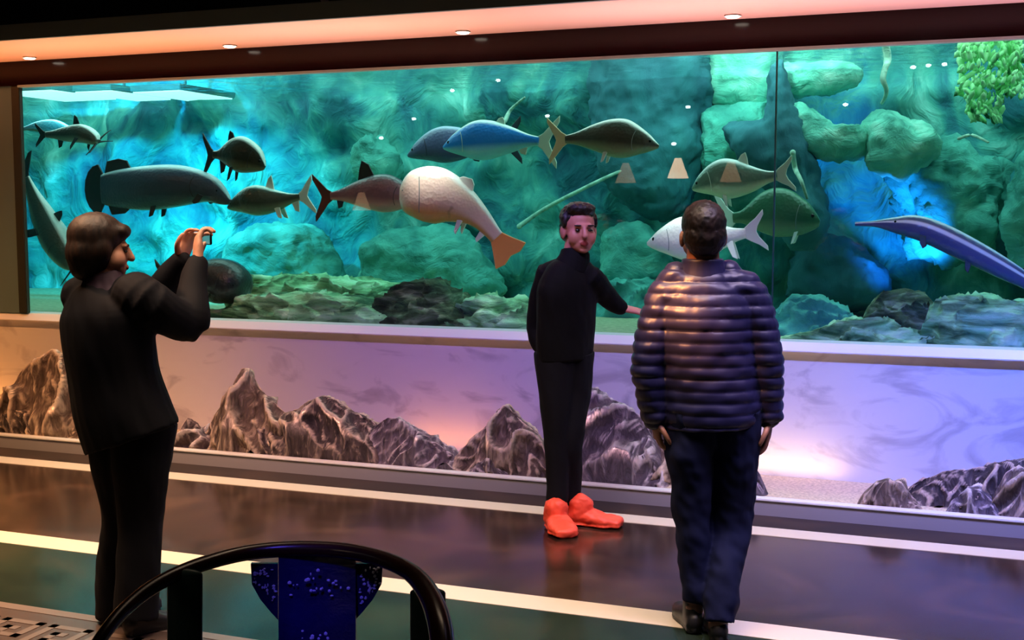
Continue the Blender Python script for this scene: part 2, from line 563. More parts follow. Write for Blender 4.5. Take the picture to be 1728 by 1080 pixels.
# glass panes and the black joint between them
for i, (a, b) in enumerate([(-6.72, -1.0745), (-1.0655, X1)]):
    struct('window_%d' % (i + 1), bx((a, -0.02, 0.893), (b, 0.0, 2.61)), M['glass'])
struct('trim_11', bx((-1.0745, -0.02, 0.893), (-1.0655, 0.0, 2.61)), mat('glazing_joint', (0.01, 0.06, 0.055), 0.4))

# tank shell
TB = 3.3
bm = bmesh.new()
nx, nz = 220, 56
grid = []
for j in range(nz + 1):
    row = []
    for i in range(nx + 1):
        x = X0 + (X1 - X0) * i / nx
        z = 0.7 + 2.9 * j / nz
        p = Vector((x, 0, z))
        q = noise.fractal(p * 0.9, 1.0, 2.0, 5) * 0.28
        c = noise.voronoi(p * 1.3)[0][0]
        y = TB - 0.15 - q - (0.5 - c) * 0.45 - 0.12 * abs(noise.noise(p * 3.1))
        row.append(bm.verts.new((x, min(y, TB), z)))
    grid.append(row)
for j in range(nz):
    for i in range(nx):
        bm.faces.new((grid[j][i], grid[j][i + 1], grid[j + 1][i + 1], grid[j + 1][i]))
# give it a back
e = [ed for ed in bm.edges if ed.is_boundary]
res = bmesh.ops.extrude_edge_only(bm, edges=e)
for v in [g for g in res['geom'] if isinstance(g, bmesh.types.BMVert)]:
    v.co.y = TB + 0.3
struct('wall_backdrop', bm, M['backdrop'], smooth=True)
struct('floor_3', bx((X0, 0.12, 0.6), (X1, TB + 0.3, 0.84)), M['sand'])
struct('wall_tank_left', bx((X0 - 0.1, 0.3, 0.6), (X0, TB + 0.3, 3.7)), M['backdrop'])
struct('wall_tank_right', bx((X1, 0.3, 0.6), (X1 + 0.1, TB + 0.3, 3.7)), M['backdrop'])
struct('ceiling_2', bx((X0, 0.3, 3.7), (X1, TB + 0.3, 3.8)), M['black'])
o = obj('tank_water', bx((X0 + 0.01, 0.13, 0.845), (X1 - 0.01, TB + 0.2, 2.70)), M['water'])
tag(o, 'clear teal water filling the big fish tank', 'water', kind='stuff')
bm = bmesh.new()
bmesh.ops.create_grid(bm, x_segments=60, y_segments=14, size=0.5, matrix=Matrix.Translation(((X0 + X1) / 2, 1.5, 2.75)) @ Matrix.Diagonal((X1 - X0 - 0.04, 2.86, 1, 1)))
for v in bm.verts:
    v.co.z += 0.02 * noise.noise(v.co * 2.0)
o = obj('water_surface', bm, M['surface'], smooth=True)
tag(o, 'rippling top surface of the tank water below the dark header', 'water surface', kind='stuff')

M['panel'] = mat('surface_glow', (0.8, 1, 0.95), 0.5, emit=(0.62, 1.0, 0.93), es=2.2)  # glowing sheets added to stand for the bright reflection under the water surface
for pa, pb, lab in [(40, 158, 'leftmost added glow panel for the water-surface reflection at the upper left'), (172, 248, 'middle added glow panel for the water-surface reflection at the upper left'), (264, 362, 'right one of the three added glow panels for the water-surface reflection')]:
    a_, b_ = on_z(pa, 163, 2.80), on_z(pb, 163, 2.80)
    y_ = (a_.y + b_.y) / 2
    t_ = thing('surface_glow_panel', lab, 'glow panel', ((a_.x + b_.x) / 2, y_, 2.80), group='added glow panels over the tank')
    hw_ = (b_.x - a_.x) / 2
    obj('glow_sheet', bx((-hw_, -0.45, 0.0), (hw_, 0.45, 0.012)), M['panel'], t_)
    obj('glow_backing', bx((-hw_ - 0.02, -0.47, 0.012), (hw_ + 0.02, 0.47, 0.07), 0.005), M['frame'], t_)
    obj('glow_hanger', bx((-0.01, -0.01, 0.07), (0.01, 0.01, 0.9)), M['frame'], t_)

# ------------------------------------------------------------------ downlights in the soffit
M['lens'] = mat('downlight_lens', (1, 0.95, 0.85), 0.5, emit=(1.0, 0.85, 0.68), es=9)
DLX = [-8.2, -6.46, -4.73, -3.0, -1.3, 0.42, 2.1]
where = ['', 'leftmost downlight, low in the soffit at the left wall', 'second downlight from the left in the soffit', 'third downlight from the left in the soffit, near the middle',
         'rightmost downlight in the pale soffit, near the picture top']
for i, x in enumerate(DLX):
    if i in (0, 5, 6):
        continue
    t_ = thing('downlight', 'small round warm white recessed ' + where[i], 'ceiling light', (x, -0.2, 2.80), group='downlights in the soffit')
    bm = bmesh.new()
    bmesh.ops.create_cone(bm, cap_ends=True, segments=28, radius1=0.052, radius2=0.045, depth=0.008, matrix=Matrix.Translation((0, 0, -0.004)))
    obj('trim_ring', bm, M['sill'], t_)
    bm = bmesh.new()
    bmesh.ops.create_cone(bm, cap_ends=True, segments=28, radius1=0.036, radius2=0.04, depth=0.006, matrix=Matrix.Translation((0, 0, -0.011)))
    obj('lens', bm, M['lens'], t_)
for x in DLX:
    spot('downlight_beam', (x, -0.2, 2.775), (x, -0.16, 0), 62, (1.0, 0.86, 0.75), 15, 0.9, 0.03)

# thin conduit under the black ceiling
a = on_z(545, 0, 4.0)
b = on_z(562, 14, 4.0)
bm = bmesh.new()
p0, p1 = on_dist(538, -12, 7.4), on_dist(558, 15, 7.4)
tube(bm, [p0, p1], [0.02, 0.02], n=10, sub=1)
o = obj('ceiling_rod', bm, mat('rod_grey', (0.35, 0.28, 0.3), 0.5))
tag(o, 'short thin grey rod slanting down to the top edge of the soffit', 'rod')

# ------------------------------------------------------------------ pendant lamps behind the viewer (seen mirrored in the glass)
M['cone'] = mat('glowing_shade', (1, 0.8, 0.6), 0.5, emit=(1.0, 0.66, 0.42), es=14)
M['cone_dim'] = mat('dim_shade', (1, 0.7, 0.45), 0.5, emit=(1.0, 0.55, 0.3), es=2.5)
for px, py, lab in [(1145, 284, 'cone pendant lamp mirrored between the two rightmost fish'), (1057, 292, 'cone pendant lamp mirrored below the grey fish'), (1234, 290, 'cone pendant lamp mirrored on the left-facing fish'), (612, 340, 'cone pendant lamp mirrored left of the white fish')]:
    v = on_y(px, py, 10.5)
    loc = Vector((v.x, -10.5, v.z))
    t_ = thing('pendant_lamp', 'softly glowing orange ' + lab, 'pendant lamp', loc, group='pendant lamps behind the viewer')
    bm = bmesh.new()
    bmesh.ops.create_cone(bm, cap_ends=True, segments=32, radius1=0.16, radius2=0.05, depth=0.3)
    obj('lamp_shade', bm, M['cone' if px == 1145 else 'cone_dim'], t_)
    bm = bmesh.new()
    tube(bm, [(0, 0, 0.16), (0, 0, 4.2 - loc.z)], [0.008, 0.008], n=8, sub=1, cap=False)
    obj('cord', bm, M['lamp_metal'], t_)


# small bulbs on thin cords near the rear wall, seen as white specks in the glass
M['bulb'] = mat('white_bulb', (1, 1, 1), 0.4, emit=(0.85, 1.0, 1.0), es=26)
for px, py, lab in [(765, 153, 'above the pale koi-like fish'), (842, 136, 'near the water line above the blue fish'), (700, 201, 'just left above the purple-grey fish'),
                    (645, 233, 'above the pinkish catfish, lowest of the specks'), (925, 196, 'between the tails of the blue and olive fish'), (1162, 181, 'on the dark rock column, upper of two'),
                    (1138, 243, 'on the dark rock column, right of the olive fish snout'), (1427, 177, 'over the mint boulders right of the glass joint'), (1541, 114, 'left of three in a row by the green weed'),
                    (1567, 111, 'middle of three in a row by the green weed'), (1594, 109, 'right of three in a row by the green weed')]:
    v = on_y(px, py, 12.4)
    loc = Vector((v.x, -12.4, v.z))
    if loc.z > 4.1:
        loc.z = 4.1
    t_ = thing('hanging_bulb', 'tiny white bulb mirrored ' + lab, 'light bulb', loc, group='small white bulbs behind the viewer')
    bm = bmesh.new()
    ell(bm, (0, 0, 0), (0.045, 0.045, 0.03), sub=2)
    obj('bulb', bm, M['bulb'], t_, smooth=True)
    bm = bmesh.new()
    tube(bm, [(0, 0, 0.03), (0, 0, max(4.2 - loc.z, 0.06))], [0.005, 0.005], n=6, sub=1, cap=False)
    obj('cord', bm, M['lamp_metal'], t_)


# ------------------------------------------------------------------ rocks
def ridge_rock(name, label, outline, Y, base, thick, m, cat='rock', group=None, rough=0.05, ridge=9.0, n_v=36, step=0.012, power=1.5, tilt=0.6, seed=0, strata=0.35):
    """mountain-shaped stone whose skyline follows the outline (pixels at plane Y), real depth 2*thick"""
    pts = [on_y(px, py, Y) for px, py in outline]
    pts.sort(key=lambda p: p.x)
    xs = [p.x for p in pts]
    zs = [p.z for p in pts]
    zs = [max(z, base + 0.005) for z in zs]
    cx = (xs[0] + xs[-1]) / 2

    def hz(x):
        for a_, b_, c_, d_ in zip(xs, xs[1:], zs, zs[1:]):
            if a_ <= x <= b_:
                return c_ + (d_ - c_) * (x - a_) / max(b_ - a_, 1e-6)
        return base
    nxx = max(20, int((xs[-1] - xs[0]) / step))
    bm = bmesh.new()
    off = Vector((seed * 3.7, seed * 1.3, seed * 2.1))
    g = []
    for j in range(n_v + 1):
        v = -1 + 2 * j / n_v
        row = []
        for i in range(nxx + 1):
            x = xs[0] + (xs[-1] - xs[0]) * i / nxx
            u = 2 * i / nxx - 1
            h = hz(x) - base
            lim = thick * (0.35 + 0.65 * math.sqrt(max(0.0, 1 - u * u)))
            y = v * lim
            p = Vector((x, y * 1.4, 0)) + off
            k = max(0.0, 1 - abs(v) ** power)
            hh = h * k
            q = Vector((x + tilt * hh + 0.05 * noise.noise(p * 9), y * 1.2, hh * strata)) * ridge + off
            rn = (1 - 2.2 * abs(noise.noise(q))) ** 2 * 1.3 + 0.3 * (1 - 2 * abs(noise.noise(q * 2.3))) ** 2 + 0.12 * noise.noise(q * 5) - 0.55
            amp = rough * min(1.0, h / 0.12) * (0.12 + 0.88 * min(1, abs(v) * 2.5)) * (0 if j in (0, n_v) else 1)
            z = hh + rn * amp * k ** 0.3 * 0.6
            y2 = y - (rn * amp * 1.1) * (1 if v < 0 else -1) * (0.4 + 0.6 * abs(v))
            z += 0.008 * k * noise.fractal(q * 6, 0.8, 2.0, 3) * (h > 0.02)
            y2 += 0.012 * noise.fractal(q * 5 + Vector((3, 1, 2)), 0.8, 2.0, 3) * (0 if j in (0, n_v) else 1)
            x2 = x + 0.35 * amp * noise.noise(q * 1.7 + Vector((5, 5, 5)))
            if Y < 0:
                y2 = max(y2, -0.64 - Y)
            row.append(bm.verts.new((x2 - cx, y2, max(z, 0.0) if 0 < i < nxx else 0)))
        g.append(row)
    for j in range(n_v):
        for i in range(nxx):
            bm.faces.new((g[j][i], g[j][i + 1], g[j + 1][i + 1], g[j + 1][i]))
    # skirt and underside
    loop = g[0] + [r_[-1] for r_ in g[1:]] + g[-1][-2::-1] + [r_[0] for r_ in g[-2:0:-1]]
    low = [bm.verts.new((v.co.x, v.co.y, -0.02)) for v in loop]
    k = len(loop)
    for i in range(k):
        bm.faces.new((loop[i], loop[(i + 1) % k], low[(i + 1) % k], low[i]))
    bm.faces.new(low)
    o = obj(name, bm, m, smooth=False)
    for p in o.data.polygons:
        p.use_smooth = True
    o.location = (cx, Y, base)
    return tag(o, label, cat, group)


PG = 'landscape stones in the planter'
ZB = 0.07
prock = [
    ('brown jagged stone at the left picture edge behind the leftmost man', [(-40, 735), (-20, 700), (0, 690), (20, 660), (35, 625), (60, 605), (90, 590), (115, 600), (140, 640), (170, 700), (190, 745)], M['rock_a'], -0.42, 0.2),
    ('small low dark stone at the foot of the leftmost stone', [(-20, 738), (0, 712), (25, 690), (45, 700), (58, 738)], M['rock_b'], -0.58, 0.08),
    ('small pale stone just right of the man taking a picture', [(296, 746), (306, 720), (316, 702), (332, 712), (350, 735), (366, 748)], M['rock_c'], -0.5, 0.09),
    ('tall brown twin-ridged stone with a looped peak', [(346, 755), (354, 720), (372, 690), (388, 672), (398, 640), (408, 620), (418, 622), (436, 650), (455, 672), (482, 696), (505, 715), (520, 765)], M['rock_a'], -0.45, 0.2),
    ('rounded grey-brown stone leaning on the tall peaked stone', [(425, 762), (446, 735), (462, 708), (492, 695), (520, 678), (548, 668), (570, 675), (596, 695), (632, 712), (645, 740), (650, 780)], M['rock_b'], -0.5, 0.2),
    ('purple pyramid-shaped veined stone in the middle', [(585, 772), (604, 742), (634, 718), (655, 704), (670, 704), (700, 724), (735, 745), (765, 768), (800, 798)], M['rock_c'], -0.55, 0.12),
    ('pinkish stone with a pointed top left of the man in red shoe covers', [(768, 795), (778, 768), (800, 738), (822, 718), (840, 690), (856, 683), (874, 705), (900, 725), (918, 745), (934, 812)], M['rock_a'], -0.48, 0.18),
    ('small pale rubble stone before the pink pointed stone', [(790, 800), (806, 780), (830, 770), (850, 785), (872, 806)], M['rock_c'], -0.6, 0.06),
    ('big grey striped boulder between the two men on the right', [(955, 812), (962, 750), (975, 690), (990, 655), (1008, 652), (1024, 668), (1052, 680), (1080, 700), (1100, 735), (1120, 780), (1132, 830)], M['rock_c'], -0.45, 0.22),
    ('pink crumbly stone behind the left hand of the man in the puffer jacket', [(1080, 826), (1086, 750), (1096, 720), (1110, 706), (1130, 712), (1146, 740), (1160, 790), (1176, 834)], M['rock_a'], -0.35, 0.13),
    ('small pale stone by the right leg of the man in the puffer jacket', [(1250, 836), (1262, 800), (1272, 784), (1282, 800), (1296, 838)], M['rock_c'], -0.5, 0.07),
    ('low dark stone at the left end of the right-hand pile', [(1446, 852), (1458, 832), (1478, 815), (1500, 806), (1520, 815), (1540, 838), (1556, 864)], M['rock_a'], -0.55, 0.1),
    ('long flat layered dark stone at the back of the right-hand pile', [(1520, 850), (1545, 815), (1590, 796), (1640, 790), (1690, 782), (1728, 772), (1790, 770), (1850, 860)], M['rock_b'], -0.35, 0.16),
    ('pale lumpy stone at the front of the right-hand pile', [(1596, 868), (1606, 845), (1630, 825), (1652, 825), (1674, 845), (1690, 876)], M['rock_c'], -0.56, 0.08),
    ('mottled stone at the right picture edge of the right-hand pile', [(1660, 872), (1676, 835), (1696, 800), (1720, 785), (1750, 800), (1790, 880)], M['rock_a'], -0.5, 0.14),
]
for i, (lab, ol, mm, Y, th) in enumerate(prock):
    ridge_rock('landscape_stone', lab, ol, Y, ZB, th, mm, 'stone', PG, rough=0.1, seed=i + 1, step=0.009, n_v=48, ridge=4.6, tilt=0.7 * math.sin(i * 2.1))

TG = 'rocks on the tank floor'
ZT = 0.84
trock = [
    ('flat layered grey-green rock slab behind, left of the dark mound', [(408, 498), (418, 474), (440, 466), (500, 466), (560, 468), (620, 476), (680, 482), (720, 500)], M['reef_a'], 1.5, 0.5, 3),
    ('long low layered green rock along the glass left of the man in red shoe covers', [(330, 560), (380, 520), (430, 502), (500, 495), (560, 500), (620, 515), (660, 530), (700, 572)], M['reef_a'], 0.55, 0.35, 3),
    ('dark green mound rock with creases in the tank middle', [(610, 575), (640, 520), (664, 486), (700, 472), (735, 470), (770, 488), (790, 520), (820, 580)], M['reef_b'], 0.7, 0.35, 2),
    ('low sloping green rock left of the man in red shoe covers', [(740, 585), (780, 510), (820, 498), (870, 506), (920, 520), (960, 560), (985, 590)], M['reef_a'], 0.75, 0.35, 3),
    ('bright teal rock right of the puffer jacket', [(1290, 590), (1305, 530), (1335, 500), (1380, 500), (1420, 515), (1450, 540), (1470, 600)], M['reef_teal'], 1.2, 0.4, 2),
    ('low sandy green mound at the glass right of the puffer jacket', [(1300, 592), (1360, 562), (1430, 545), (1500, 540), (1560, 560), (1620, 600)], M['reef_a'], 0.5, 0.3, 3),
    ('round dark mossy rock under the long silver fish', [(1440, 590), (1462, 520), (1485, 494), (1530, 488), (1565, 498), (1590, 530), (1610, 600)], M['reef_b'], 0.75, 0.3, 2),
    ('wide layered green rock at the right picture edge', [(1540, 600), (1570, 520), (1600, 500), (1660, 502), (1720, 510), (1780, 520), (1840, 600)], M['reef_a'], 0.6, 0.4, 3),
    ('distant pale ledge behind the pointing hand', [(985, 520), (1000, 482), (1030, 474), (1090, 474), (1110, 488), (1130, 530)], M['reef_teal'], 2.1, 0.3, 4),
]
for i, (lab, ol, mm, Y, th, pw) in enumerate(trock):
    ridge_rock('reef_rock', lab, ol, Y, ZT, th, mm, 'rock', TG, rough=0.09, ridge=4.5, seed=i + 31, step=0.02, power=pw, tilt=0.1, strata=2.2)

# big rockwork blocks standing before the backdrop: closed lumps with their own depth


def boulder(label, outline, Y, depth, m, seed, amp=0.06, name='reef_boulder', cat='boulder', grp='boulders of the tank backdrop'):
    """closed lump: outline ring inflated front and back"""
    P = [on_y(px, py, Y) for px, py in outline]
    c = sum(P, Vector()) / len(P)
    q = catmull([tuple(p) for p in P + [P[0]]], 16)[:-1]
    bm = bmesh.new()
    rings = []
    lev = 16
    for s in (-1, 1):
        for k in range(1, lev):
            a_ = k / lev * PI / 2
            sc_, dy = math.cos(a_) ** 0.6, math.sin(a_) * depth * s
            rings.append((s * k, [((Vector(p) - c) * sc_) + Vector((0, dy, 0)) for p in q]))
    rings.append((0, [(Vector(p) - c) for p in q]))
    rings.sort(key=lambda r_: r_[0])
    vr = [[bm.verts.new(p) for p in rg] for k, rg in rings]
    n_ = len(q)
    for r0, r1 in zip(vr, vr[1:]):
        for k in range(n_):
            bm.faces.new((r0[k], r0[(k + 1) % n_], r1[(k + 1) % n_], r1[k]))
    bm.faces.new(vr[0][::-1])
    bm.faces.new(vr[-1])

    def disp(p, n__):
        w_ = (p + c) * 1.5 + Vector((seed, 0, 0))
        st = (p.z + 0.35 * p.x * math.sin(seed) + 0.15 * noise.noise(w_ * 1.5)) * 9
        return amp * (noise.fractal(w_, 0.6, 2.1, 7) * 1.3 + 1.1 * (0.45 - noise.voronoi(w_ * 1.9)[0][0])) + 0.02 * abs(noise.noise(Vector((0, seed, st))))
    o = link(name, remesh(bm, 0.03, 1, disp), m)
    o.location = c
    return tag(o, label, cat, grp)


boulder('round pale teal boulder left of the orange-finned fish, above the layered slab', [(384, 500), (388, 430), (405, 392), (440, 376), (500, 376), (535, 392), (552, 430), (556, 500)], 2.5, 0.4, M['reef_teal'], 1)
boulder('tall dark blue rock column between the grey and green fish', [(1000, 60), (1100, 50), (1185, 60), (1205, 140), (1185, 190), (1180, 330), (1120, 380), (1040, 330), (1000, 220)], 2.6, 0.35, M['reef_blue'], 2)
boulder('bright mint rock block under the water surface right of the dark column', [(1185, 70), (1250, 60), (1310, 65), (1316, 140), (1305, 190), (1250, 175), (1195, 170)], 2.7, 0.25, M['reef_mint'], 3)
boulder('green cube-like rock hanging over the left-facing fish', [(1188, 190), (1240, 172), (1300, 165), (1312, 215), (1290, 270), (1230, 290), (1186, 280)], 2.5, 0.3, M['reef_teal'], 4)
boulder('narrow dark rock spine leaning right beside the left-facing fish', [(1300, 110), (1326, 100), (1345, 190), (1380, 280), (1390, 400), (1340, 420), (1300, 330), (1220, 220), (1290, 200)], 2.0, 0.2, M['reef_blue'], 5)
boulder('pale mint boulder mass right of the dark spine', [(1325, 185), (1360, 175), (1420, 200), (1470, 205), (1470, 255), (1400, 270), (1345, 262), (1322, 235)], 2.2, 0.3, M['reef_mint'], 6)
boulder('crumbly mint boulder above the blue-lit rock', [(1462, 215), (1490, 200), (1540, 204), (1590, 215), (1588, 260), (1540, 300), (1500, 300), (1465, 275)], 2.2, 0.3, M['reef_mint'], 7)
boulder('horizontal teal ledge under the water surface at the right', [(1322, 105), (1400, 108), (1450, 125), (1425, 150), (1330, 155), (1316, 130)], 2.4, 0.25, M['reef_mint'], 8)
boulder('blue rock face lit bright blue above the long silver fish', [(1500, 300), (1560, 245), (1640, 245), (1690, 290), (1690, 400), (1620, 440), (1540, 420), (1500, 360)], 2.6, 0.3, M['reef_teal'], 9, 0.12)
boulder('teal boulder at the right picture edge beside the blue-lit face', [(1695, 330), (1720, 270), (1760, 240), (1800, 300), (1790, 470), (1720, 470), (1690, 410)], 2.2, 0.3, M['reef_teal'], 10)
boulder('dim teal rock low behind the koi-like fish tail', [(600, 500), (620, 420), (680, 385), (760, 390), (830, 440), (850, 500), (730, 520)], 2.6, 0.3, M['reef_teal'], 11)
boulder('pale green upright rock stub above the shark-like fish', [(608, 240), (625, 215), (650, 225), (672, 260), (668, 310), (630, 320), (606, 290)], 2.6, 0.25, M['reef_teal'], 12)
boulder('dim green rock left of the head of the man in red shoe covers', [(1010, 470), (1020, 400), (1060, 380), (1120, 400), (1150, 470), (1090, 500)], 2.5, 0.3, M['reef_teal'], 13)
boulder('shadowy blue boulder behind the pointed silver snout', [(1320, 500), (1340, 430), (1400, 405), (1470, 430), (1500, 480), (1440, 520)], 2.6, 0.3, M['reef_blue'], 14)

# hanging bright green weed: many broad fronds fused into one clump of leaves
wroot = thing('water_weed', 'bright green leafy water weed hanging at the top right of the tank', 'water plant', on_y(1665, 60, 1.6))
bm = bmesh.new()
for k in range(420):
    px = 1618 + 108 * random.random()
    lim = 202 if 1632 < px < 1692 else 165
    py = 55 + (lim - 55) * random.random()
    c = on_y(px, py, 1.6 + random.uniform(-0.14, 0.14)) - wroot.location
    rr_ = random.uniform(0.02, 0.042)
    ell(bm, c, (rr_ * 0.6, rr_ * 0.25, rr_ * 1.3), Euler((random.uniform(-.7, .7), random.uniform(-1, 1), random.uniform(-.9, .9))).to_matrix(), 1)
obj('leaf_clump', bm, M['leaf'], wroot, smooth=True)
bm = bmesh.new()
for px in (1640, 1668, 1694):
    a_ = on_y(px, 55, 1.6) - wroot.location
    b_ = on_y(px + 4, 150, 1.6) - wroot.location
    tube(bm, [a_, b_], [0.012, 0.008], n=8, sub=3)
obj('stem', bm, M['leaf'], wroot, smooth=True)


def branch(label, pts, Y, r0, r1, name='driftwood_branch'):
    P = [on_y(px, py, Y + 0.1 * math.sin(i * 2)) for i, (px, py) in enumerate(pts)]
    bm = bmesh.new()
    n_ = len(P)
    tube(bm, [p - P[0] for p in P], [r0 + (r1 - r0) * i / (n_ - 1) for i in range(n_)], n=10, sub=5)
    for v in bm.verts:
        v.co += v.co.normalized() * 0.012 * noise.noise((v.co + P[0]) * 9)
    o = obj(name, bm, M['wood_pale'], smooth=True)
    o.location = P[0]
    return tag(o, label, 'driftwood')


branch('long thin pale branch slanting up behind the head of the man in red shoe covers', [(876, 382), (920, 352), (985, 318), (1040, 292), (1118, 262)], 2.3, 0.02, 0.012)
branch('thin pale root hanging from the surface at the upper right', [(1492, 70), (1498, 100), (1490, 130), (1496, 155), (1488, 175)], 2.0, 0.03, 0.012)
branch('crooked white root right of the left-facing fish', [(1338, 258), (1342, 285), (1352, 305), (1362, 335)], 1.5, 0.022, 0.01)
branch('short pale bent stick near the green weed', [(1618, 234), (1640, 228), (1668, 240)], 1.8, 0.014, 0.008)
branch('long pale fin-like root rising above the blue fish', [(852, 205), (862, 185), (885, 165)], 1.9, 0.02, 0.008)


# ------------------------------------------------------------------ fish
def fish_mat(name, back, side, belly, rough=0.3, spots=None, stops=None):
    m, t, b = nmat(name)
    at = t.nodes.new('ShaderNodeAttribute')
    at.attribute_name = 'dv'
    r = ramp_node(t, stops or [(0.0, belly), (0.2, belly), (0.42, side), (0.88, side), (0.955, back)])  # bright back colours paint the top light as a rim along the spine
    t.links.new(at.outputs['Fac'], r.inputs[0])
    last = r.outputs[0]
    if spots:
        tc = t.nodes.new('ShaderNodeTexCoord')
        nn = t.nodes.new('ShaderNodeTexNoise')
        nn.inputs['Scale'].default_value = spots[1]
        nn.inputs['Detail'].default_value = 2
        t.links.new(tc.outputs['Object'], nn.inputs['Vector'])
        rr = ramp_node(t, [(spots[2], (0, 0, 0)), (spots[2] + 0.04, (1, 1, 1))])
        t.links.new(nn.outputs['Fac'], rr.inputs[0])
        mx = t.nodes.new('ShaderNodeMix')
        mx.data_type = 'RGBA'
        t.links.new(rr.outputs[0], mx.inputs[0])
        t.links.new(last, mx.inputs[6])
        mx.inputs[7].default_value = (*spots[0], 1)
        last = mx.outputs[2]
    # fine scales
    tc = t.nodes.new('ShaderNodeTexCoord')
    vo = t.nodes.new('ShaderNodeTexVoronoi')
    vo.inputs['Scale'].default_value = 45
    bp = t.nodes.new('ShaderNodeBump')
    bp.inputs['Strength'].default_value = 0.25
    bp.inputs['Distance'].default_value = 0.01
    t.links.new(tc.outputs['Object'], vo.inputs['Vector'])
    t.links.new(vo.outputs['Distance'], bp.inputs['Height'])
    t.links.new(bp.outputs[0], b.inputs['Normal'])
    t.links.new(last, b.inputs['Base Color'])
    b.inputs['Roughness'].default_value = rough
    return m


M['eye'] = mat('fish_eye', (0.01, 0.01, 0.01), 0.1)
M['eye_ring'] = mat('fish_eye_ring', (0.7, 0.7, 0.5), 0.3)

PROFILES = {  # t, top, bottom, half width (fractions of max height)
    'shark': [(0, 0.02, -0.06, 0.03), (0.05, 0.11, -0.15, 0.13), (0.15, 0.28, -0.28, 0.25), (0.34, 0.51, -0.47, 0.36), (0.5, 0.5, -0.48, 0.34), (0.7, 0.34, -0.34, 0.22), (0.88, 0.17, -0.17, 0.1), (1, 0.11, -0.11, 0.05)],
    'pacu': [(0, 0.0, -0.12, 0.03), (0.06, 0.14, -0.22, 0.12), (0.2, 0.36, -0.36, 0.22), (0.45, 0.54, -0.46, 0.26), (0.65, 0.46, -0.38, 0.2), (0.88, 0.16, -0.14, 0.08), (1, 0.12, -0.1, 0.05)],
    'arapaima': [(0, 0.05, -0.08, 0.05), (0.06, 0.16, -0.2, 0.15), (0.18, 0.32, -0.3, 0.26), (0.38, 0.48, -0.42, 0.34), (0.6, 0.5, -0.5, 0.32), (0.8, 0.46, -0.46, 0.2), (0.93, 0.4, -0.4, 0.1), (1, 0.34, -0.34, 0.06)],
    'koi': [(0, 0.05, -0.2, 0.05), (0.06, 0.28, -0.34, 0.2), (0.18, 0.5, -0.46, 0.32), (0.36, 0.52, -0.5, 0.36), (0.55, 0.36, -0.38, 0.28), (0.75, 0.22, -0.22, 0.16), (0.92, 0.15, -0.15, 0.09), (1, 0.14, -0.14, 0.06)],
    'gar': [(0, 0.08, -0.08, 0.08), (0.1, 0.12, -0.14, 0.12), (0.2, 0.3, -0.34, 0.28), (0.3, 0.48, -0.46, 0.4), (0.5, 0.52, -0.5, 0.44), (0.75, 0.42, -0.42, 0.34), (0.92, 0.28, -0.28, 0.18), (1, 0.24, -0.24, 0.1)],
    'catfish': [(0, 0.1, -0.14, 0.2), (0.05, 0.3, -0.3, 0.36), (0.16, 0.44, -0.42, 0.46), (0.35, 0.5, -0.5, 0.44), (0.6, 0.4, -0.42, 0.3), (0.85, 0.22, -0.24, 0.14), (1, 0.16, -0.16, 0.06)],
}


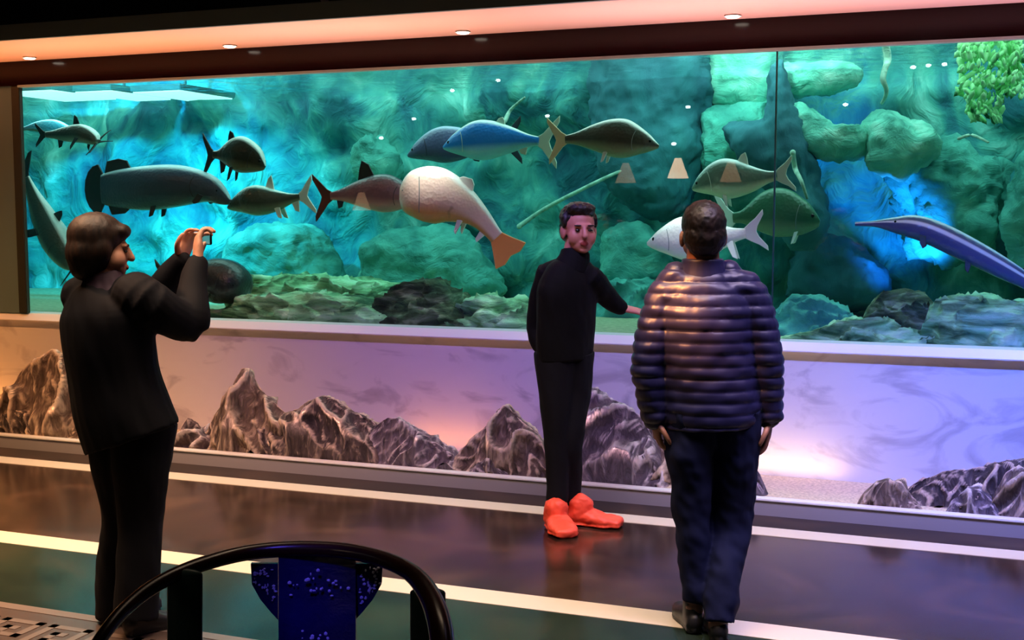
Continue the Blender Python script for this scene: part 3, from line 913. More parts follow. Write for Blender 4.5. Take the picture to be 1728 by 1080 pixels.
def fish(name, label, line, Y, hpx, prof, m, mfin, tail='fork', tail_h=1.0, tail_l=0.2, fins=(), group='fish in the big tank', eye=0.045, eye_t=0.09, whisk=0, mtail=None):
    P = [on_y(px, py, Y) for px, py in line]
    c = sum(P, Vector()) / len(P)
    q = [Vector(p) for p in catmull([tuple(p - c) for p in P], 24)]
    # arc-length table
    L = [0]
    for a_, b_ in zip(q, q[1:]):
        L.append(L[-1] + (b_ - a_).length)
    tot = L[-1]
    H = hpx * (on_y(line[0][0], line[0][1], Y) - on_y(line[0][0], line[0][1] + 1, Y)).length
    bodyL = 1 - tail_l * 0.8
    flip = 1 if P[0].x > P[-1].x else -1

    def at(s):
        d = max(0, min(1, s)) * tot
        for i in range(len(L) - 1):
            if L[i + 1] >= d:
                f = (d - L[i]) / max(L[i + 1] - L[i], 1e-9)
                p = q[i].lerp(q[i + 1], f)
                i0, i1 = max(i - 3, 0), min(i + 4, len(q) - 1)
                tg = (q[i0] - q[i1]).normalized()  # towards the nose
                break
        up = Vector((-tg.z * 1, 0, tg.x)) if tg.x > 0 else Vector((tg.z, 0, -tg.x))
        return p, tg, up.normalized()
    pr = catmull(PROFILES[prof], 7)

    def prof_at(t_):
        for a_, b_ in zip(pr, pr[1:]):
            if b_[0] >= t_:
                f = (t_ - a_[0]) / max(b_[0] - a_[0], 1e-9)
                return [a_[k] + (b_[k] - a_[k]) * f for k in (1, 2, 3)]
        return pr[-1][1:]
    root = thing(name, label, 'fish', c, group=group)
    bm = bmesh.new()
    lay = bm.verts.layers.float.new('dv')
    nr = 20
    rings = []
    for tt, top, bot, hw in pr:
        p, tg, up = at(min(max(tt, 0), 1) * bodyL)
        row = []
        for k in range(nr):
            an = 2 * PI * k / nr
            s_, c_ = math.sin(an), math.cos(an)
            h = (top if s_ > 0 else -bot) * s_ * H
            v = bm.verts.new(p + up * h + Vector((0, 1, 0)) * (hw * H * (abs(c_) ** 0.8) * (1 if c_ > 0 else -1)))
            v[lay] = 0.5 + 0.5 * s_
            row.append(v)
        rings.append(row)
    for r0, r1 in zip(rings, rings[1:]):
        for k in range(nr):
            bm.faces.new((r0[k], r0[(k + 1) % nr], r1[(k + 1) % nr], r1[k]))
    bm.faces.new(rings[0][::-1])
    bm.faces.new(rings[-1])
    obj('body', bm, m, root, smooth=True)

    def finp(name_, pts, th, y=0.0, mm=None, lean=0.0):
        """pts are (s along body, height in H) pairs"""
        bm = bmesh.new()
        W = []
        for s, h in pts:
            if s <= 1:
                p, tg, up = at(s)
            else:
                p, tg, up = at(1)
                p = p - tg * (s - 1) * tot
            W.append(p + up * h * H + Vector((0, y + lean * (-1 if y < 0 else 1) * abs(h), 0)))
        plate(bm, W, th)
        ob = obj(name_, bm, mm or mfin, root)
        md = ob.modifiers.new('bevel', 'BEVEL')
        md.width = th * 0.3
        md.segments = 2
        return ob
    th = max(0.006, H * 0.05)
    b0 = bodyL
    if tail == 'fork':
        finp('tail_fin', [(b0 - 0.02, 0.1), (b0 + 0.03, 0.2), (b0 + 0.09, 0.42 * tail_h), (1.0, 0.66 * tail_h), (1.0, 0.5 * tail_h), (b0 + 0.10, 0.12), (b0 + 0.085, 0), (b0 + 0.10, -0.12), (1.0, -0.5 * tail_h), (1.0, -0.66 * tail_h), (b0 + 0.09, -0.42 * tail_h), (b0 + 0.03, -0.2), (b0 - 0.02, -0.1)], th, mm=mtail)
    elif tail == 'fan':
        finp('tail_fin', [(b0 - 0.02, 0.12), (b0 + 0.06, 0.3 * tail_h), (1.0, 0.5 * tail_h), (1.02, 0.25 * tail_h), (1.0, 0), (1.02, -0.25 * tail_h), (1.0, -0.5 * tail_h), (b0 + 0.06, -0.3 * tail_h), (b0 - 0.02, -0.12)], th, mm=mtail)
    else:
        pts = [(b0 - 0.02, 0.3)]
        for k in range(9):
            an = PI / 2 - PI * k / 8
            pts.append((b0 + 0.02 + tail_l * 0.8 * math.cos(an), 0.42 * tail_h * math.sin(an)))
        pts.append((b0 - 0.02, -0.3))
        finp('tail_fin', pts, th, mm=mtail)
    for kind, s, ln, ht in fins:
        tp, bt, hw = prof_at(min(1, s / bodyL))
        if kind == 'dorsal':
            finp('dorsal_fin', [(s - ln * 0.5, tp - 0.08), (s - ln * 0.1, tp + ht * 0.75), (s + ln * 0.25, tp + ht), (s + ln * 0.4, tp + ht * 0.4), (s + ln * 0.5, tp - 0.12)], th)
        elif kind == 'longdorsal':
            finp('dorsal_fin', [(s - ln * 0.5, tp - 0.1), (s - ln * 0.3, tp + ht * 0.8), (s, tp + ht), (s + ln * 0.4, tp + ht * 0.8), (s + ln * 0.55, tp - 0.2)], th)
        elif kind == 'anal':
            finp('anal_fin', [(s - ln * 0.5, bt + 0.1), (s - ln * 0.1, bt - ht * 0.8), (s + ln * 0.35, bt - ht), (s + ln * 0.4, bt - ht * 0.4), (s + ln * 0.5, bt + 0.14)], th)
        elif kind == 'pelvic':
            for sd in (-1, 1):
                finp('pelvic_fin', [(s - ln * 0.4, bt + 0.12), (s + ln * 0.1, bt - ht * 0.8), (s + ln * 0.5, bt - ht), (s + ln * 0.3, bt + 0.08)], th, y=sd * hw * H * 0.45, lean=0.04)
        elif kind == 'pectoral':
            for sd in (-1, 1):
                finp('pectoral_fin', [(s - ln * 0.4, bt * 0.45), (s + ln * 0.2, bt * 0.4), (s + ln * 0.6, bt * 0.8 - ht * 0.6), (s + ln * 0.4, bt * 0.8 - ht), (s - ln * 0.1, bt * 0.9 - ht * 0.3)], th, y=sd * hw * H * 0.95, lean=0.05)
    p, tg, up = at(eye_t * bodyL)
    tp, bt, hw = prof_at(eye_t)
    for sd in (-1, 1):
        bm = bmesh.new()
        er = H * eye
        ell(bm, p + up * (tp * 0.35 * H) + Vector((0, sd * hw * H * 0.86, 0)), (er, er * 0.6, er), sub=2)
        obj('eye', bm, M['eye'], root, smooth=True)
    if hpx > 45:
        for sd in (-1, 1):
            bm = bmesh.new()
            arc = []
            for q_ in range(7):
                h_ = 0.62 - 1.25 * q_ / 6
                tg_ = eye_t + 0.13 + 0.035 * math.cos(h_ * 1.6)
                p_, g_, u_ = at(tg_ * bodyL)
                tp_, bt_, hw_ = prof_at(tg_)
                sn = abs(h_)
                arc.append(p_ + u_ * ((tp_ if h_ > 0 else -bt_) * h_ * H) + Vector((0, sd * hw_ * H * (math.cos(math.asin(sn)) ** 0.8) * 1.0, 0)))
            tube(bm, arc, [H * 0.008] * 7, n=6, sub=2)
            obj('gill_cover', bm, mfin if mfin is not fin_white else fin_grey, root, smooth=True)
    for k in range(whisk):
        bm = bmesh.new()
        a_ = p + tg * tot * 0.06 * 1 + up * (bt * 0.3 * H)
        dr = [(0.10, 0.3), (0.07, -0.5), (0.02, 0.8), (0.03, -0.7)][k]
        y_ = (-1) ** k * 0.05
        tube(bm, [a_, a_ + tg * tot * dr[0] * 0.5 + up * H * dr[1] * 0.6 + Vector((0, y_, 0)), a_ + tg * tot * dr[0] + up * H * dr[1] + Vector((0, y_ * 2, 0))], [0.009, 0.006, 0.003], n=6, sub=4)
        obj('whisker', bm, mfin, root, smooth=True)
    return root


F = {
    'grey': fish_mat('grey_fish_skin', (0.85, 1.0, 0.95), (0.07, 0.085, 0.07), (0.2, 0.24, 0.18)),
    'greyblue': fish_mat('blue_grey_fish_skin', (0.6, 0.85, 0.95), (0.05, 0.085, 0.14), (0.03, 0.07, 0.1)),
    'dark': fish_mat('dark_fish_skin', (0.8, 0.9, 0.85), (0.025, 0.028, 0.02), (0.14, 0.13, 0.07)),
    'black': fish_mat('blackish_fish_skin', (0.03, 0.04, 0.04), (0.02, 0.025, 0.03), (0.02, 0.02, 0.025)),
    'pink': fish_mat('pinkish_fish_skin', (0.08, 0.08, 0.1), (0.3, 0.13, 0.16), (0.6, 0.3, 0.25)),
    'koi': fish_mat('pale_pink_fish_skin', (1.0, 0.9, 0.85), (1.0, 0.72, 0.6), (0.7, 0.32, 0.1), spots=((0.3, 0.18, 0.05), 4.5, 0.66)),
    'blue': fish_mat('blue_lit_fish_skin', (0.8, 1.0, 0.95), (0.01, 0.25, 0.8), (0.2, 0.6, 0.65)),  # blue lighting on this fish put into its skin colour
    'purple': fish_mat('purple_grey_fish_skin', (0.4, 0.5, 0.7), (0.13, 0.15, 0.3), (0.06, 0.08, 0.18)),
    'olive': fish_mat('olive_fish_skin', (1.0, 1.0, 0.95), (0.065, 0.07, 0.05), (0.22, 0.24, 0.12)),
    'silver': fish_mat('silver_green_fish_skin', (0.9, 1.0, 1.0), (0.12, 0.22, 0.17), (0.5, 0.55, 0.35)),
    'green': fish_mat('dim_green_fish_skin', (0.06, 0.2, 0.12), (0.03, 0.12, 0.07), (0.15, 0.25, 0.15)),
    'white': fish_mat('white_fish_skin', (0.95, 1.0, 0.95), (1.0, 0.98, 0.95), (0.95, 0.95, 0.9)),
    'gar': fish_mat('silver_gar_skin', (0.6, 0.75, 0.85), (0.1, 0.13, 0.25), (0.04, 0.07, 0.25), 0.2, stops=[(0.0, (0.03, 0.05, 0.2)), (0.4, (0.08, 0.1, 0.28)), (0.6, (0.12, 0.14, 0.28)), (0.66, (1, 1, 1)), (0.74, (1, 1, 1)), (0.8, (0.1, 0.12, 0.2)), (0.9, (0.12, 0.16, 0.25)), (0.97, (0.6, 0.8, 0.9))]),
}
fin_dark = mat('dark_fin', (0.02, 0.03, 0.035), 0.5)
fin_pale = mat('pale_fin', (0.6, 0.75, 0.62), 0.5)
fin_white = mat('white_fin', (0.9, 0.95, 0.9), 0.5)
fin_yel = mat('yellowish_fin', (0.85, 0.75, 0.42), 0.5)
fin_org = mat('orange_fin', (1.0, 0.4, 0.1), 0.5)
fin_grey = mat('grey_fin', (0.2, 0.26, 0.26), 0.5)
fin_brown = mat('brown_fin', (0.12, 0.03, 0.02), 0.5)

fish('giant_fish', 'huge blue-grey fish with a dark rounded tail above the photographing man', [(388, 340), (350, 318), (290, 316), (230, 318), (148, 320)], 0.9, 78, 'arapaima', F['greyblue'], fin_dark,
     tail='round', tail_h=1.35, tail_l=0.13, fins=[('longdorsal', 0.77, 0.2, 0.24), ('anal', 0.76, 0.2, 0.14), ('pelvic', 0.5, 0.06, 0.16), ('pectoral', 0.16, 0.08, 0.12)], eye=0.03)
fish('whiskered_catfish', 'small grey catfish with raised whiskers at the upper left of the tank', [(166, 238), (140, 226), (110, 226), (60, 228)], 0.8, 32, 'catfish', F['grey'], fin_dark,
     tail='fork', fins=[('dorsal', 0.35, 0.1, 0.5), ('pectoral', 0.25, 0.1, 0.5), ('anal', 0.6, 0.1, 0.4)], whisk=4)
fish('pale_catfish', 'long pale grey fish cut by the frame post at the upper left', [(128, 222), (95, 216), (60, 214), (20, 222)], 1.3, 26, 'shark', F['grey'], fin_pale, fins=[('anal', 0.5, 0.12, 0.5)])
fish('dark_pacu', 'deep-bodied dark fish with a white back edge pointing down right', [(448, 280), (425, 268), (395, 262), (343, 262)], 0.9, 62, 'pacu', F['dark'], fin_dark,
     tail='fork', tail_h=0.95, fins=[('dorsal', 0.55, 0.12, 0.22), ('pelvic', 0.5, 0.1, 0.3), ('anal', 0.68, 0.12, 0.3)])
fish('diving_catfish', 'big grey fish diving beside the left frame post', [(128, 452), (95, 405), (66, 350), (30, 270)], 0.7, 52, 'catfish', F['grey'], fin_dark,
     tail='fork', fins=[('dorsal', 0.42, 0.1, 0.3), ('pectoral', 0.4, 0.1, 0.4)], whisk=2)
fish('grey_catfish', 'grey fish with a white rimmed back and white raised fin facing left', [(384, 350), (420, 340), (470, 338), (530, 328)], 1.0, 50, 'shark', F['grey'], fin_white,
     tail='fork', tail_h=1.0, fins=[('dorsal', 0.5, 0.12, 0.42), ('pelvic', 0.6, 0.1, 0.3), ('anal', 0.78, 0.1, 0.35)])
fish('pink_catfish', 'purplish pink fish with a tall dark fin facing right into the pale fish', [(712, 342), (680, 332), (620, 326), (530, 334)], 0.75, 64, 'shark', F['pink'], fin_dark,
     tail='fork', tail_h=1.0, fins=[('dorsal', 0.5, 0.16, 0.45), ('anal', 0.75, 0.08, 0.2)], mtail=fin_brown)
fish('pale_koi', 'large pale pink and white fish with an orange edged tail slanting down right', [(676, 338), (710, 330), (760, 336), (810, 368), (862, 432)], 0.45, 92, 'koi', F['koi'], fin_white,
     tail='fan', tail_h=0.75, tail_l=0.2, fins=[('dorsal', 0.44, 0.16, 0.12), ('pelvic', 0.55, 0.08, 0.2), ('anal', 0.74, 0.06, 0.2)], mtail=fin_org, eye=0.03)
fish('blue_lit_fish', 'blue-lit fish with a white outline facing left', [(748, 248), (790, 240), (850, 236), (942, 240)], 1.0, 66, 'shark', F['blue'], fin_pale,
     tail='fork', fins=[('dorsal', 0.5, 0.1, 0.14), ('anal', 0.7, 0.1, 0.15)])
fish('purple_grey_fish', 'dull purple-grey fish half hidden behind the blue-lit fish', [(688, 262), (730, 248), (790, 242), (880, 236)], 1.35, 60, 'shark', F['purple'], fin_dark, fins=[('anal', 0.6, 0.1, 0.2)])
fish('olive_fish', 'olive grey fish with a bright back line and yellowish tail facing right', [(1112, 246), (1070, 238), (1010, 232), (925, 238)], 0.8, 66, 'shark', F['olive'], fin_white,
     tail='fork', tail_h=0.95, fins=[('pelvic', 0.45, 0.07, 0.2)], mtail=fin_yel)
fish('silver_fish', 'silvery green fish facing left above the white fish', [(1168, 318), (1210, 304), (1270, 302), (1340, 292)], 0.9, 66, 'shark', F['silver'], fin_pale,
     tail='fork', tail_h=0.7, fins=[('dorsal', 0.5, 0.14, 0.25), ('pelvic', 0.35, 0.08, 0.2)])
fish('dim_green_fish', 'dim dark green fish with one white fin below the silvery green fish', [(1384, 372), (1345, 366), (1300, 362), (1210, 372)], 1.4, 84, 'pacu', F['green'], fin_white, fins=[('pelvic', 0.2, 0.06, 0.18)])
fish('white_fish', 'bright white fish behind the head of the man in the puffer jacket', [(1092, 410), (1140, 404), (1200, 402), (1292, 388)], 0.5, 72, 'shark', F['white'], fin_white,
     tail='fork', tail_h=0.72, fins=[('pelvic', 0.7, 0.1, 0.35), ('dorsal', 0.5, 0.12, 0.16)])
fish('silver_gar', 'long silver blue fish with a pointed snout at the right picture edge', [(1443, 378), (1500, 378), (1560, 388), (1640, 425), (1720, 468), (1800, 512)], 0.6, 42, 'gar', F['gar'], fin_dark,
     tail='fan', tail_h=1.4, tail_l=0.12, fins=[('dorsal', 0.8, 0.1, 0.4), ('pectoral', 0.32, 0.05, 0.3), ('pelvic', 0.55, 0.05, 0.3)], eye=0.06, eye_t=0.2)
# pale stripe along the gar's side
fish('dark_catfish', 'dark domed fish resting above the rocks behind the raised elbow', [(414, 496), (380, 476), (335, 474), (270, 486)], 0.45, 78, 'catfish', F['black'], fin_dark, tail='fork', fins=[('pectoral', 0.3, 0.1, 0.1)], eye=0.04)


# ------------------------------------------------------------------ people
M['skin_warm'] = mat('skin', (0.62, 0.3, 0.2), 0.5)
M['skin_red'] = mat('skin_red_lit', (0.55, 0.2, 0.15), 0.5)  # pinkish-red light on the face put into the skin colour
M['skin_dark'] = mat('skin_tan', (0.35, 0.16, 0.11), 0.5)
M['hair_brown'] = tex_mat('brown_black_hair', [(0.3, (0.008, 0.004, 0.003)), (0.7, (0.03, 0.012, 0.006))], 60, 0.55, 2, 0, (1, 1, 0.15), 0.5, 0.004)
M['hair_black'] = tex_mat('black_hair', [(0.3, (0.006, 0.005, 0.005)), (0.7, (0.02, 0.012, 0.01))], 60, 0.45, 2, 0, (1, 1, 0.2), 0.5, 0.004)
M['coat'] = mat('black_wool_coat', (0.004, 0.004, 0.007), 0.8, spec=0.15)
M['collar'] = mat('purple_scarf', (0.025, 0.008, 0.025), 0.8)
M['trouser_black'] = mat('black_trousers', (0.004, 0.004, 0.007), 0.85, spec=0.2)
M['jacket_black'] = mat('black_jacket', (0.003, 0.003, 0.004), 0.8, spec=0.15)
M['puffer'] = mat('navy_puffer_nylon', (0.014, 0.014, 0.06), 0.42, spec=0.45)
M['jeans'] = mat('dark_blue_jeans', (0.004, 0.007, 0.035), 0.85, spec=0.2)
M['shoe_black'] = mat('black_shoe', (0.01, 0.01, 0.012), 0.4)
M['shoe_red'] = mat('orange_red_shoe_cover', (1.0, 0.09, 0.045), 0.5)
M['phone'] = mat('phone_dark', (0.02, 0.02, 0.03), 0.2)
M['ring'] = mat('metal_glint', (0.9, 0.8, 0.6), 0.2, 1.0)
M['lip'] = mat('lip', (0.3, 0.04, 0.03), 0.5)


def frame_of(px0, dist):
    """local frame of a person: X image right, Y away, Z up, origin on the floor"""
    g = on_dist(px0, 540, dist)
    org = Vector((g.x, g.y, 0))

    def J(px, py, dy=0.0):
        p = on_dist(px, py, dist + dy) - org
        return Vector((p.dot(RIGHT), p.dot(HF), p.z))
    return org, J


def head_parts(bm, c, yaw, pitch=0.0, s=1.0):
    """face looks along local direction: yaw 0 = away from viewer, positive = to image right"""
    rot = Euler((pitch, 0, -yaw)).to_matrix()

    def T(x, y, z):
        return Vector(c) + rot @ (Vector((x, y, z)) * s)

    def E(p, r, extra=None):
        ell(bm, T(*p), [a * s for a in r], rot if extra is None else rot @ extra, 3)
    E((0, -0.012, 0.03), (0.074, 0.093, 0.088))
    E((0, 0.03, -0.025), (0.062, 0.06, 0.075))
    E((0, 0.04, -0.062), (0.052, 0.048, 0.05))
    E((0, 0.066, -0.092), (0.022, 0.018, 0.016))
    E((0, 0.078, 0.018), (0.048, 0.014, 0.012))
    for sx in (-1, 1):
        E((sx * 0.034, 0.05, -0.035), (0.032, 0.034, 0.042))
        E((sx * 0.077, -0.005, -0.012), (0.01, 0.02, 0.032), Euler((0.15, 0, sx * 0.35)).to_matrix())
    tube(bm, [T(0, 0.088, 0.012), T(0, 0.104, -0.028)], [0.008 * s, 0.014 * s], side=rot @ Vector((1, 0, 0)), n=10, sub=2)
    E((0, 0.082, -0.058), (0.022, 0.011, 0.006))
    E((0, 0.08, -0.068), (0.019, 0.011, 0.006))
    return T, rot


def head_details(parent, T, rot, s=1.0, mouth_open=False):
    for sx in (-1, 1):
        bm = bmesh.new()
        ell(bm, T(sx * 0.03, 0.083, -0.002), [a * s for a in (0.012, 0.006, 0.006)], rot, 2)
        obj('eye', bm, M['eye'], parent, smooth=True)
        bm = bmesh.new()
        ell(bm, T(sx * 0.032, 0.09, 0.02), [a * s for a in (0.018, 0.005, 0.004)], rot, 2)
        obj('eyebrow', bm, M['hair_black'], parent, smooth=True)
    bm = bmesh.new()
    ell(bm, T(0, 0.089, -0.063), [a * s for a in (0.02, 0.006, 0.009 if not mouth_open else 0.014)], rot, 2)
    obj('mouth', bm, M['lip'], parent, smooth=True)


def hand_parts(bm, wrist, direction, palm_n, thumb_side, curl=0.5, s=1.0):
    """palm plus five jointed fingers; palm_n is the way the fingers curl"""
    d = Vector(direction).normalized()
    n_ = Vector(palm_n)
    n_ = (n_ - d * n_.dot(d)).normalized()
    lat = d.cross(n_) * thumb_side
    w_ = Vector(wrist)
    tube(bm, [w_ - d * 0.02, w_ + d * 0.025 * s, w_ + d * 0.06 * s, w_ + d * 0.088 * s], [(0.027 * s, 0.02 * s), (0.034 * s, 0.017 * s), (0.041 * s, 0.016 * s), (0.039 * s, 0.012 * s)], side=lat, n=16, sub=3)
    lens = [0.072, 0.08, 0.074, 0.06]
    for k in range(4):
        b0 = w_ + d * (0.085 - abs(k - 1) * 0.003) * s + lat * (0.031 - 0.0208 * k) * s
        fan = lat * (0.10 - 0.07 * k)
        seg = [0.46, 0.3, 0.24]
        P = [b0]
        ang = curl * 0.5
        for j in range(3):
            dd = (d * math.cos(ang) + n_ * math.sin(ang) + fan).normalized()
            P.append(P[-1] + dd * lens[k] * seg[j] * s)
            ang += curl * (0.9 + 0.12 * k)
        tube(bm, P, [0.0092 * s, 0.0088 * s, 0.0082 * s, 0.0072 * s], side=lat, n=10, sub=3)
    tb = w_ + d * 0.03 * s + lat * 0.03 * s
    t1 = tb + (d * 0.6 + lat * 0.75 + n_ * 0.25).normalized() * 0.038 * s
    t2 = t1 + (d * 0.85 + lat * 0.35 + n_ * 0.35).normalized() * 0.03 * s
    t3 = t2 + (d * 0.95 + n_ * 0.4).normalized() * 0.024 * s
    tube(bm, [tb, t1, t2, t3], [0.014 * s, 0.0115 * s, 0.010 * s, 0.0085 * s], n=10, sub=3)


def shoe(parent, heel, toe_dir, m, L=0.27, W=0.05, name='shoe', puff=0.0, lift=0.0, pitch=0.0):
    """shoe with sole, heel and toe cap; heel = local ground point under the heel"""
    d = Vector(toe_dir).normalized()
    side = Vector((d.y, -d.x, 0))
    bm = bmesh.new()
    h = Vector(heel)
    tube(bm, [h + d * 0.02 + Vector((0, 0, 0.045)), h + d * 0.09 + Vector((0, 0, 0.05)), h + d * (L * 0.62) + Vector((0, 0, 0.036)), h + d * (L - 0.03) + Vector((0, 0, 0.03))],
         [(0.036 + puff, 0.042), (0.04 + puff, 0.046), (W + puff, 0.034), (W * 0.72 + puff, 0.026)], side=side, n=16, sub=4)
    tube(bm, [h + d * 0.05 + Vector((0, 0, 0.05)), h + d * 0.055 + Vector((0, 0, 0.115))], [(0.038 + puff, 0.05 + puff)] * 2, side=side, n=16, sub=2)
    # sole
    tube(bm, [h + d * 0.01 + Vector((0, 0, 0.012)), h + d * 0.1 + Vector((0, 0, 0.012)), h + d * (L * 0.65) + Vector((0, 0, 0.012)), h + d * (L - 0.02) + Vector((0, 0, 0.014))],
         [(0.036 + puff, 0.012), (0.037 + puff, 0.012), (W + puff, 0.012), (W * 0.7 + puff, 0.012)], side=side, n=14, sub=4)
    if pitch or lift:
        piv = h + d * (L - 0.05)
        mt = Matrix.Translation(piv + Vector((0, 0, lift))) @ Matrix.Rotation(pitch, 4, side) @ Matrix.Translation(-piv)
        bmesh.ops.transform(bm, matrix=mt, verts=bm.verts)
    amp = 0.007 if puff else 0.001
    me = remesh(bm, 0.006, 2, lambda p, n__: amp * noise.noise(p * 22) + (amp * 0.6 * abs(noise.noise(p * 45)) if puff else 0))
    return link(name, me, m, parent)


def folds(amp, sc_=9.0, vert=0.35, seed=0):
    o_ = Vector((seed, seed * 2.0, 0))

    def f(p, n__):
        q = Vector((p.x * sc_, p.y * sc_, p.z * sc_ * vert)) + o_
        return amp * (noise.noise(q) + 0.5 * noise.noise(q * 2.2 + Vector((p.z * 6, 0, p.x * 5))))
    return f


# ---- person A: dark-haired, black coat, holding up a phone (left)
orgA, J = frame_of(215, 4.62)
A = thing('person', 'person with short dark hair in a black coat holding up a phone at the left', 'person', orgA, YAW)
neckb, headc = J(178, 476, 0), J(171, 418, 0.0)
hipc = J(222, 735, 0)
shR, elR, wrR = J(256, 512, -0.10), J(314, 545, 0.02), J(334, 446, 0.16)
shL, elL, wrL = J(160, 505, 0.12), J(262, 500, 0.34), J(305, 442, 0.30)
kneeL, ankL = J(208, 872, 0.06), J(200, 1030, 0.08)
kneeR, ankR = J(238, 872, -0.03), J(226, 1032, -0.08)
BY = 0.62  # body yaw to the right


def torso_side(yaw):
    return (math.cos(yaw), -math.sin(yaw), 0)


bm = bmesh.new()
T, rotA = head_parts(bm, headc + Vector((0.005, 0, -0.008)), R(72), -0.05, 1.04)
tube(bm, [headc + Vector((-0.02, 0, -0.04)), neckb, neckb + Vector((0, 0, -0.08))], [0.055, 0.06, 0.08], n=16)
tube(bm, [neckb + Vector((0, 0, -0.06)), J(182, 560), J(200, 640), hipc + Vector((0, 0, 0.08)), hipc], [(0.09, 0.07), (0.17, 0.11), (0.16, 0.11), (0.16, 0.12), (0.13, 0.1)], side=torso_side(BY))
for s_, e_, w__ in ((shR, elR, wrR), (shL, elL, wrL)):
    tube(bm, [s_, e_, w__], [0.05, 0.038, 0.028])
    tube(bm, [neckb + Vector((0, 0, -0.09)), s_], [0.07, 0.05])
for h_, k_, a_ in ((J(200, 750, 0.05), kneeL, ankL), (J(244, 750, -0.05), kneeR, ankR)):
    tube(bm, [h_, k_, a_, a_ + Vector((0, 0, -0.03))], [0.08, 0.052, 0.036, 0.04])
hdir = (J(334, 405, 0.2) - wrR)
hand_parts(bm, wrR, hdir, Vector((0.8, 0.2, -0.3)), 1, 0.75, 1.25)
hand_parts(bm, wrL, J(318, 400, 0.32) - wrL, Vector((0.8, -0.35, 0.0)), -1, 0.6, 1.05)
link('body', remesh(bm, 0.0048, 4), M['skin_warm'], A)
head_details(A, T, rotA, 1.04)
# hair: a bob covering ear and nape
bm = bmesh.new()
E_ = lambda p, r_: ell(bm, T(*p), r_, rotA, 3)
E_((0, -0.025, 0.05), (0.093, 0.107, 0.093))
E_((0, -0.04, -0.01), (0.094, 0.095, 0.1))
E_((0, -0.06, -0.06), (0.072, 0.06, 0.06))
for sx in (-1, 1):
    E_((sx * 0.075, -0.005, 0.0), (0.02, 0.04, 0.052))
E_((0.0, 0.06, 0.072), (0.062, 0.04, 0.03))
me = remesh(bm, 0.006, 26, lambda p, n__: 0.003 + 0.0022 * noise.noise(Vector((p.x * 60, p.y * 60, p.z * 14))))
link('hair', me, M['hair_brown'], A)
# coat
bm = bmesh.new()
sd = torso_side(BY)
tube(bm, [J(176, 480), J(176, 500), J(180, 530), J(184, 580), J(194, 640), J(208, 700), J(222, 738)],
     [(0.09, 0.075), (0.17, 0.11), (0.225, 0.145), (0.222, 0.155), (0.215, 0.155), (0.228, 0.165), (0.235, 0.17)], side=sd, n=24, cap=False)
tube(bm, [J(225, 498, -0.08), shR + Vector((0, 0, -0.01)), elR, elR + (wrR - elR) * 0.12 + Vector((0.015, 0, 0)), elR.lerp(wrR, 0.6), elR.lerp(wrR, 0.98)], [0.09, 0.09, 0.078, 0.075, 0.062, 0.052], n=18)
tube(bm, [J(140, 500, 0.08), shL, elL, elL.lerp(wrL, 0.5), wrL], [0.085, 0.088, 0.07, 0.062, 0.052], n=18)
link('coat', remesh(bm, 0.007, 3, folds(0.009, 8, 0.4, 3)), M['coat'], A)
bm = bmesh.new()
tube(bm, [J(172, 462), J(176, 478), J(178, 494)], [(0.078, 0.07), (0.1, 0.085), (0.12, 0.1)], side=sd, n=20, cap=False)
link('collar', remesh(bm, 0.006, 2, folds(0.006, 20, 0.6)), M['collar'], A)
bm = bmesh.new()
tube(bm, [J(202, 715, 0.03), J(202, 790, 0.04), kneeL, J(198, 960, 0.08), J(197, 1040, 0.08)], [(0.125, 0.13), (0.105, 0.11), 0.085, 0.082, 0.085], n=20, cap=False)
tube(bm, [J(240, 715, -0.03), J(238, 790, -0.04), kneeR, J(234, 960, -0.06), J(228, 1042, -0.08)], [(0.13, 0.13), (0.11, 0.11), 0.088, 0.085, 0.088], n=20, cap=False)
link('trousers', remesh(bm, 0.008, 3, folds(0.008, 9, 0.5, 8)), M['trouser_black'], A)
gA = lambda v: Vector((v.x, v.y, 0))
shoe(A, gA(ankL) + Vector((-0.02, -0.03, 0)), (0.55, 0.85, 0), M['shoe_black'], 0.25)
shoe(A, gA(ankR) + Vector((-0.02, -0.03, 0)), (0.7, 0.7, 0), M['shoe_black'], 0.25)
# phone in the hands
pc = on_dist(350, 405, 4.62 + 0.30)
ph = thing('mobile_phone', 'dark mobile phone held up in both hands of the person in the black coat', 'phone', pc, YAW - 0.9)
bm = bx((-0.038, -0.005, -0.02), (0.038, 0.005, 0.055), 0.003)
obj('phone_body', bm, M['phone'], ph)
obj('screen', bx((-0.034, -0.0065, -0.016), (0.034, -0.0045, 0.051)), mat('phone_screen', (0.02, 0.05, 0.06), 0.1, emit=(0.1, 0.5, 0.5), es=0.5), ph)

# ---- person B: man in black jacket and red shoe covers (middle, facing the viewer)
orgB, J = frame_of(955, 6.21)
B = thing('person', 'man in black with bright red shoe covers facing the viewer beside the tank', 'person', orgB, YAW)
headc, neckb = J(976, 386), J(967, 440)
hipc = J(952, 610)
shR, elR, wrR = J(925, 466, 0.03), J(909, 555, 0.08), J(928, 598, -0.02)
shL, elL, wrL = J(1000, 470, 0.0), J(1026, 503, 0.12), J(1048, 520, 0.16)
kL, aL = J(962, 740, -0.02), J(962, 838, 0.03)
kR, aR = J(938, 740, -0.05), J(940, 838, -0.05)
BYB = PI - 0.75
bm = bmesh.new()
T, rotB = head_parts(bm, headc + Vector((0.004, 0, -0.005)), PI - 0.22, 0.0, 1.12)
tube(bm, [headc + Vector((-0.01, 0.02, -0.06)), neckb, neckb + Vector((0, 0, -0.08))], [0.056, 0.058, 0.055])
sdB = torso_side(BYB)
tube(bm, [neckb + Vector((0, 0, -0.08)), J(957, 510), J(955, 560), hipc], [(0.07, 0.06), (0.14, 0.1), (0.135, 0.1), (0.12, 0.1)], side=sdB)
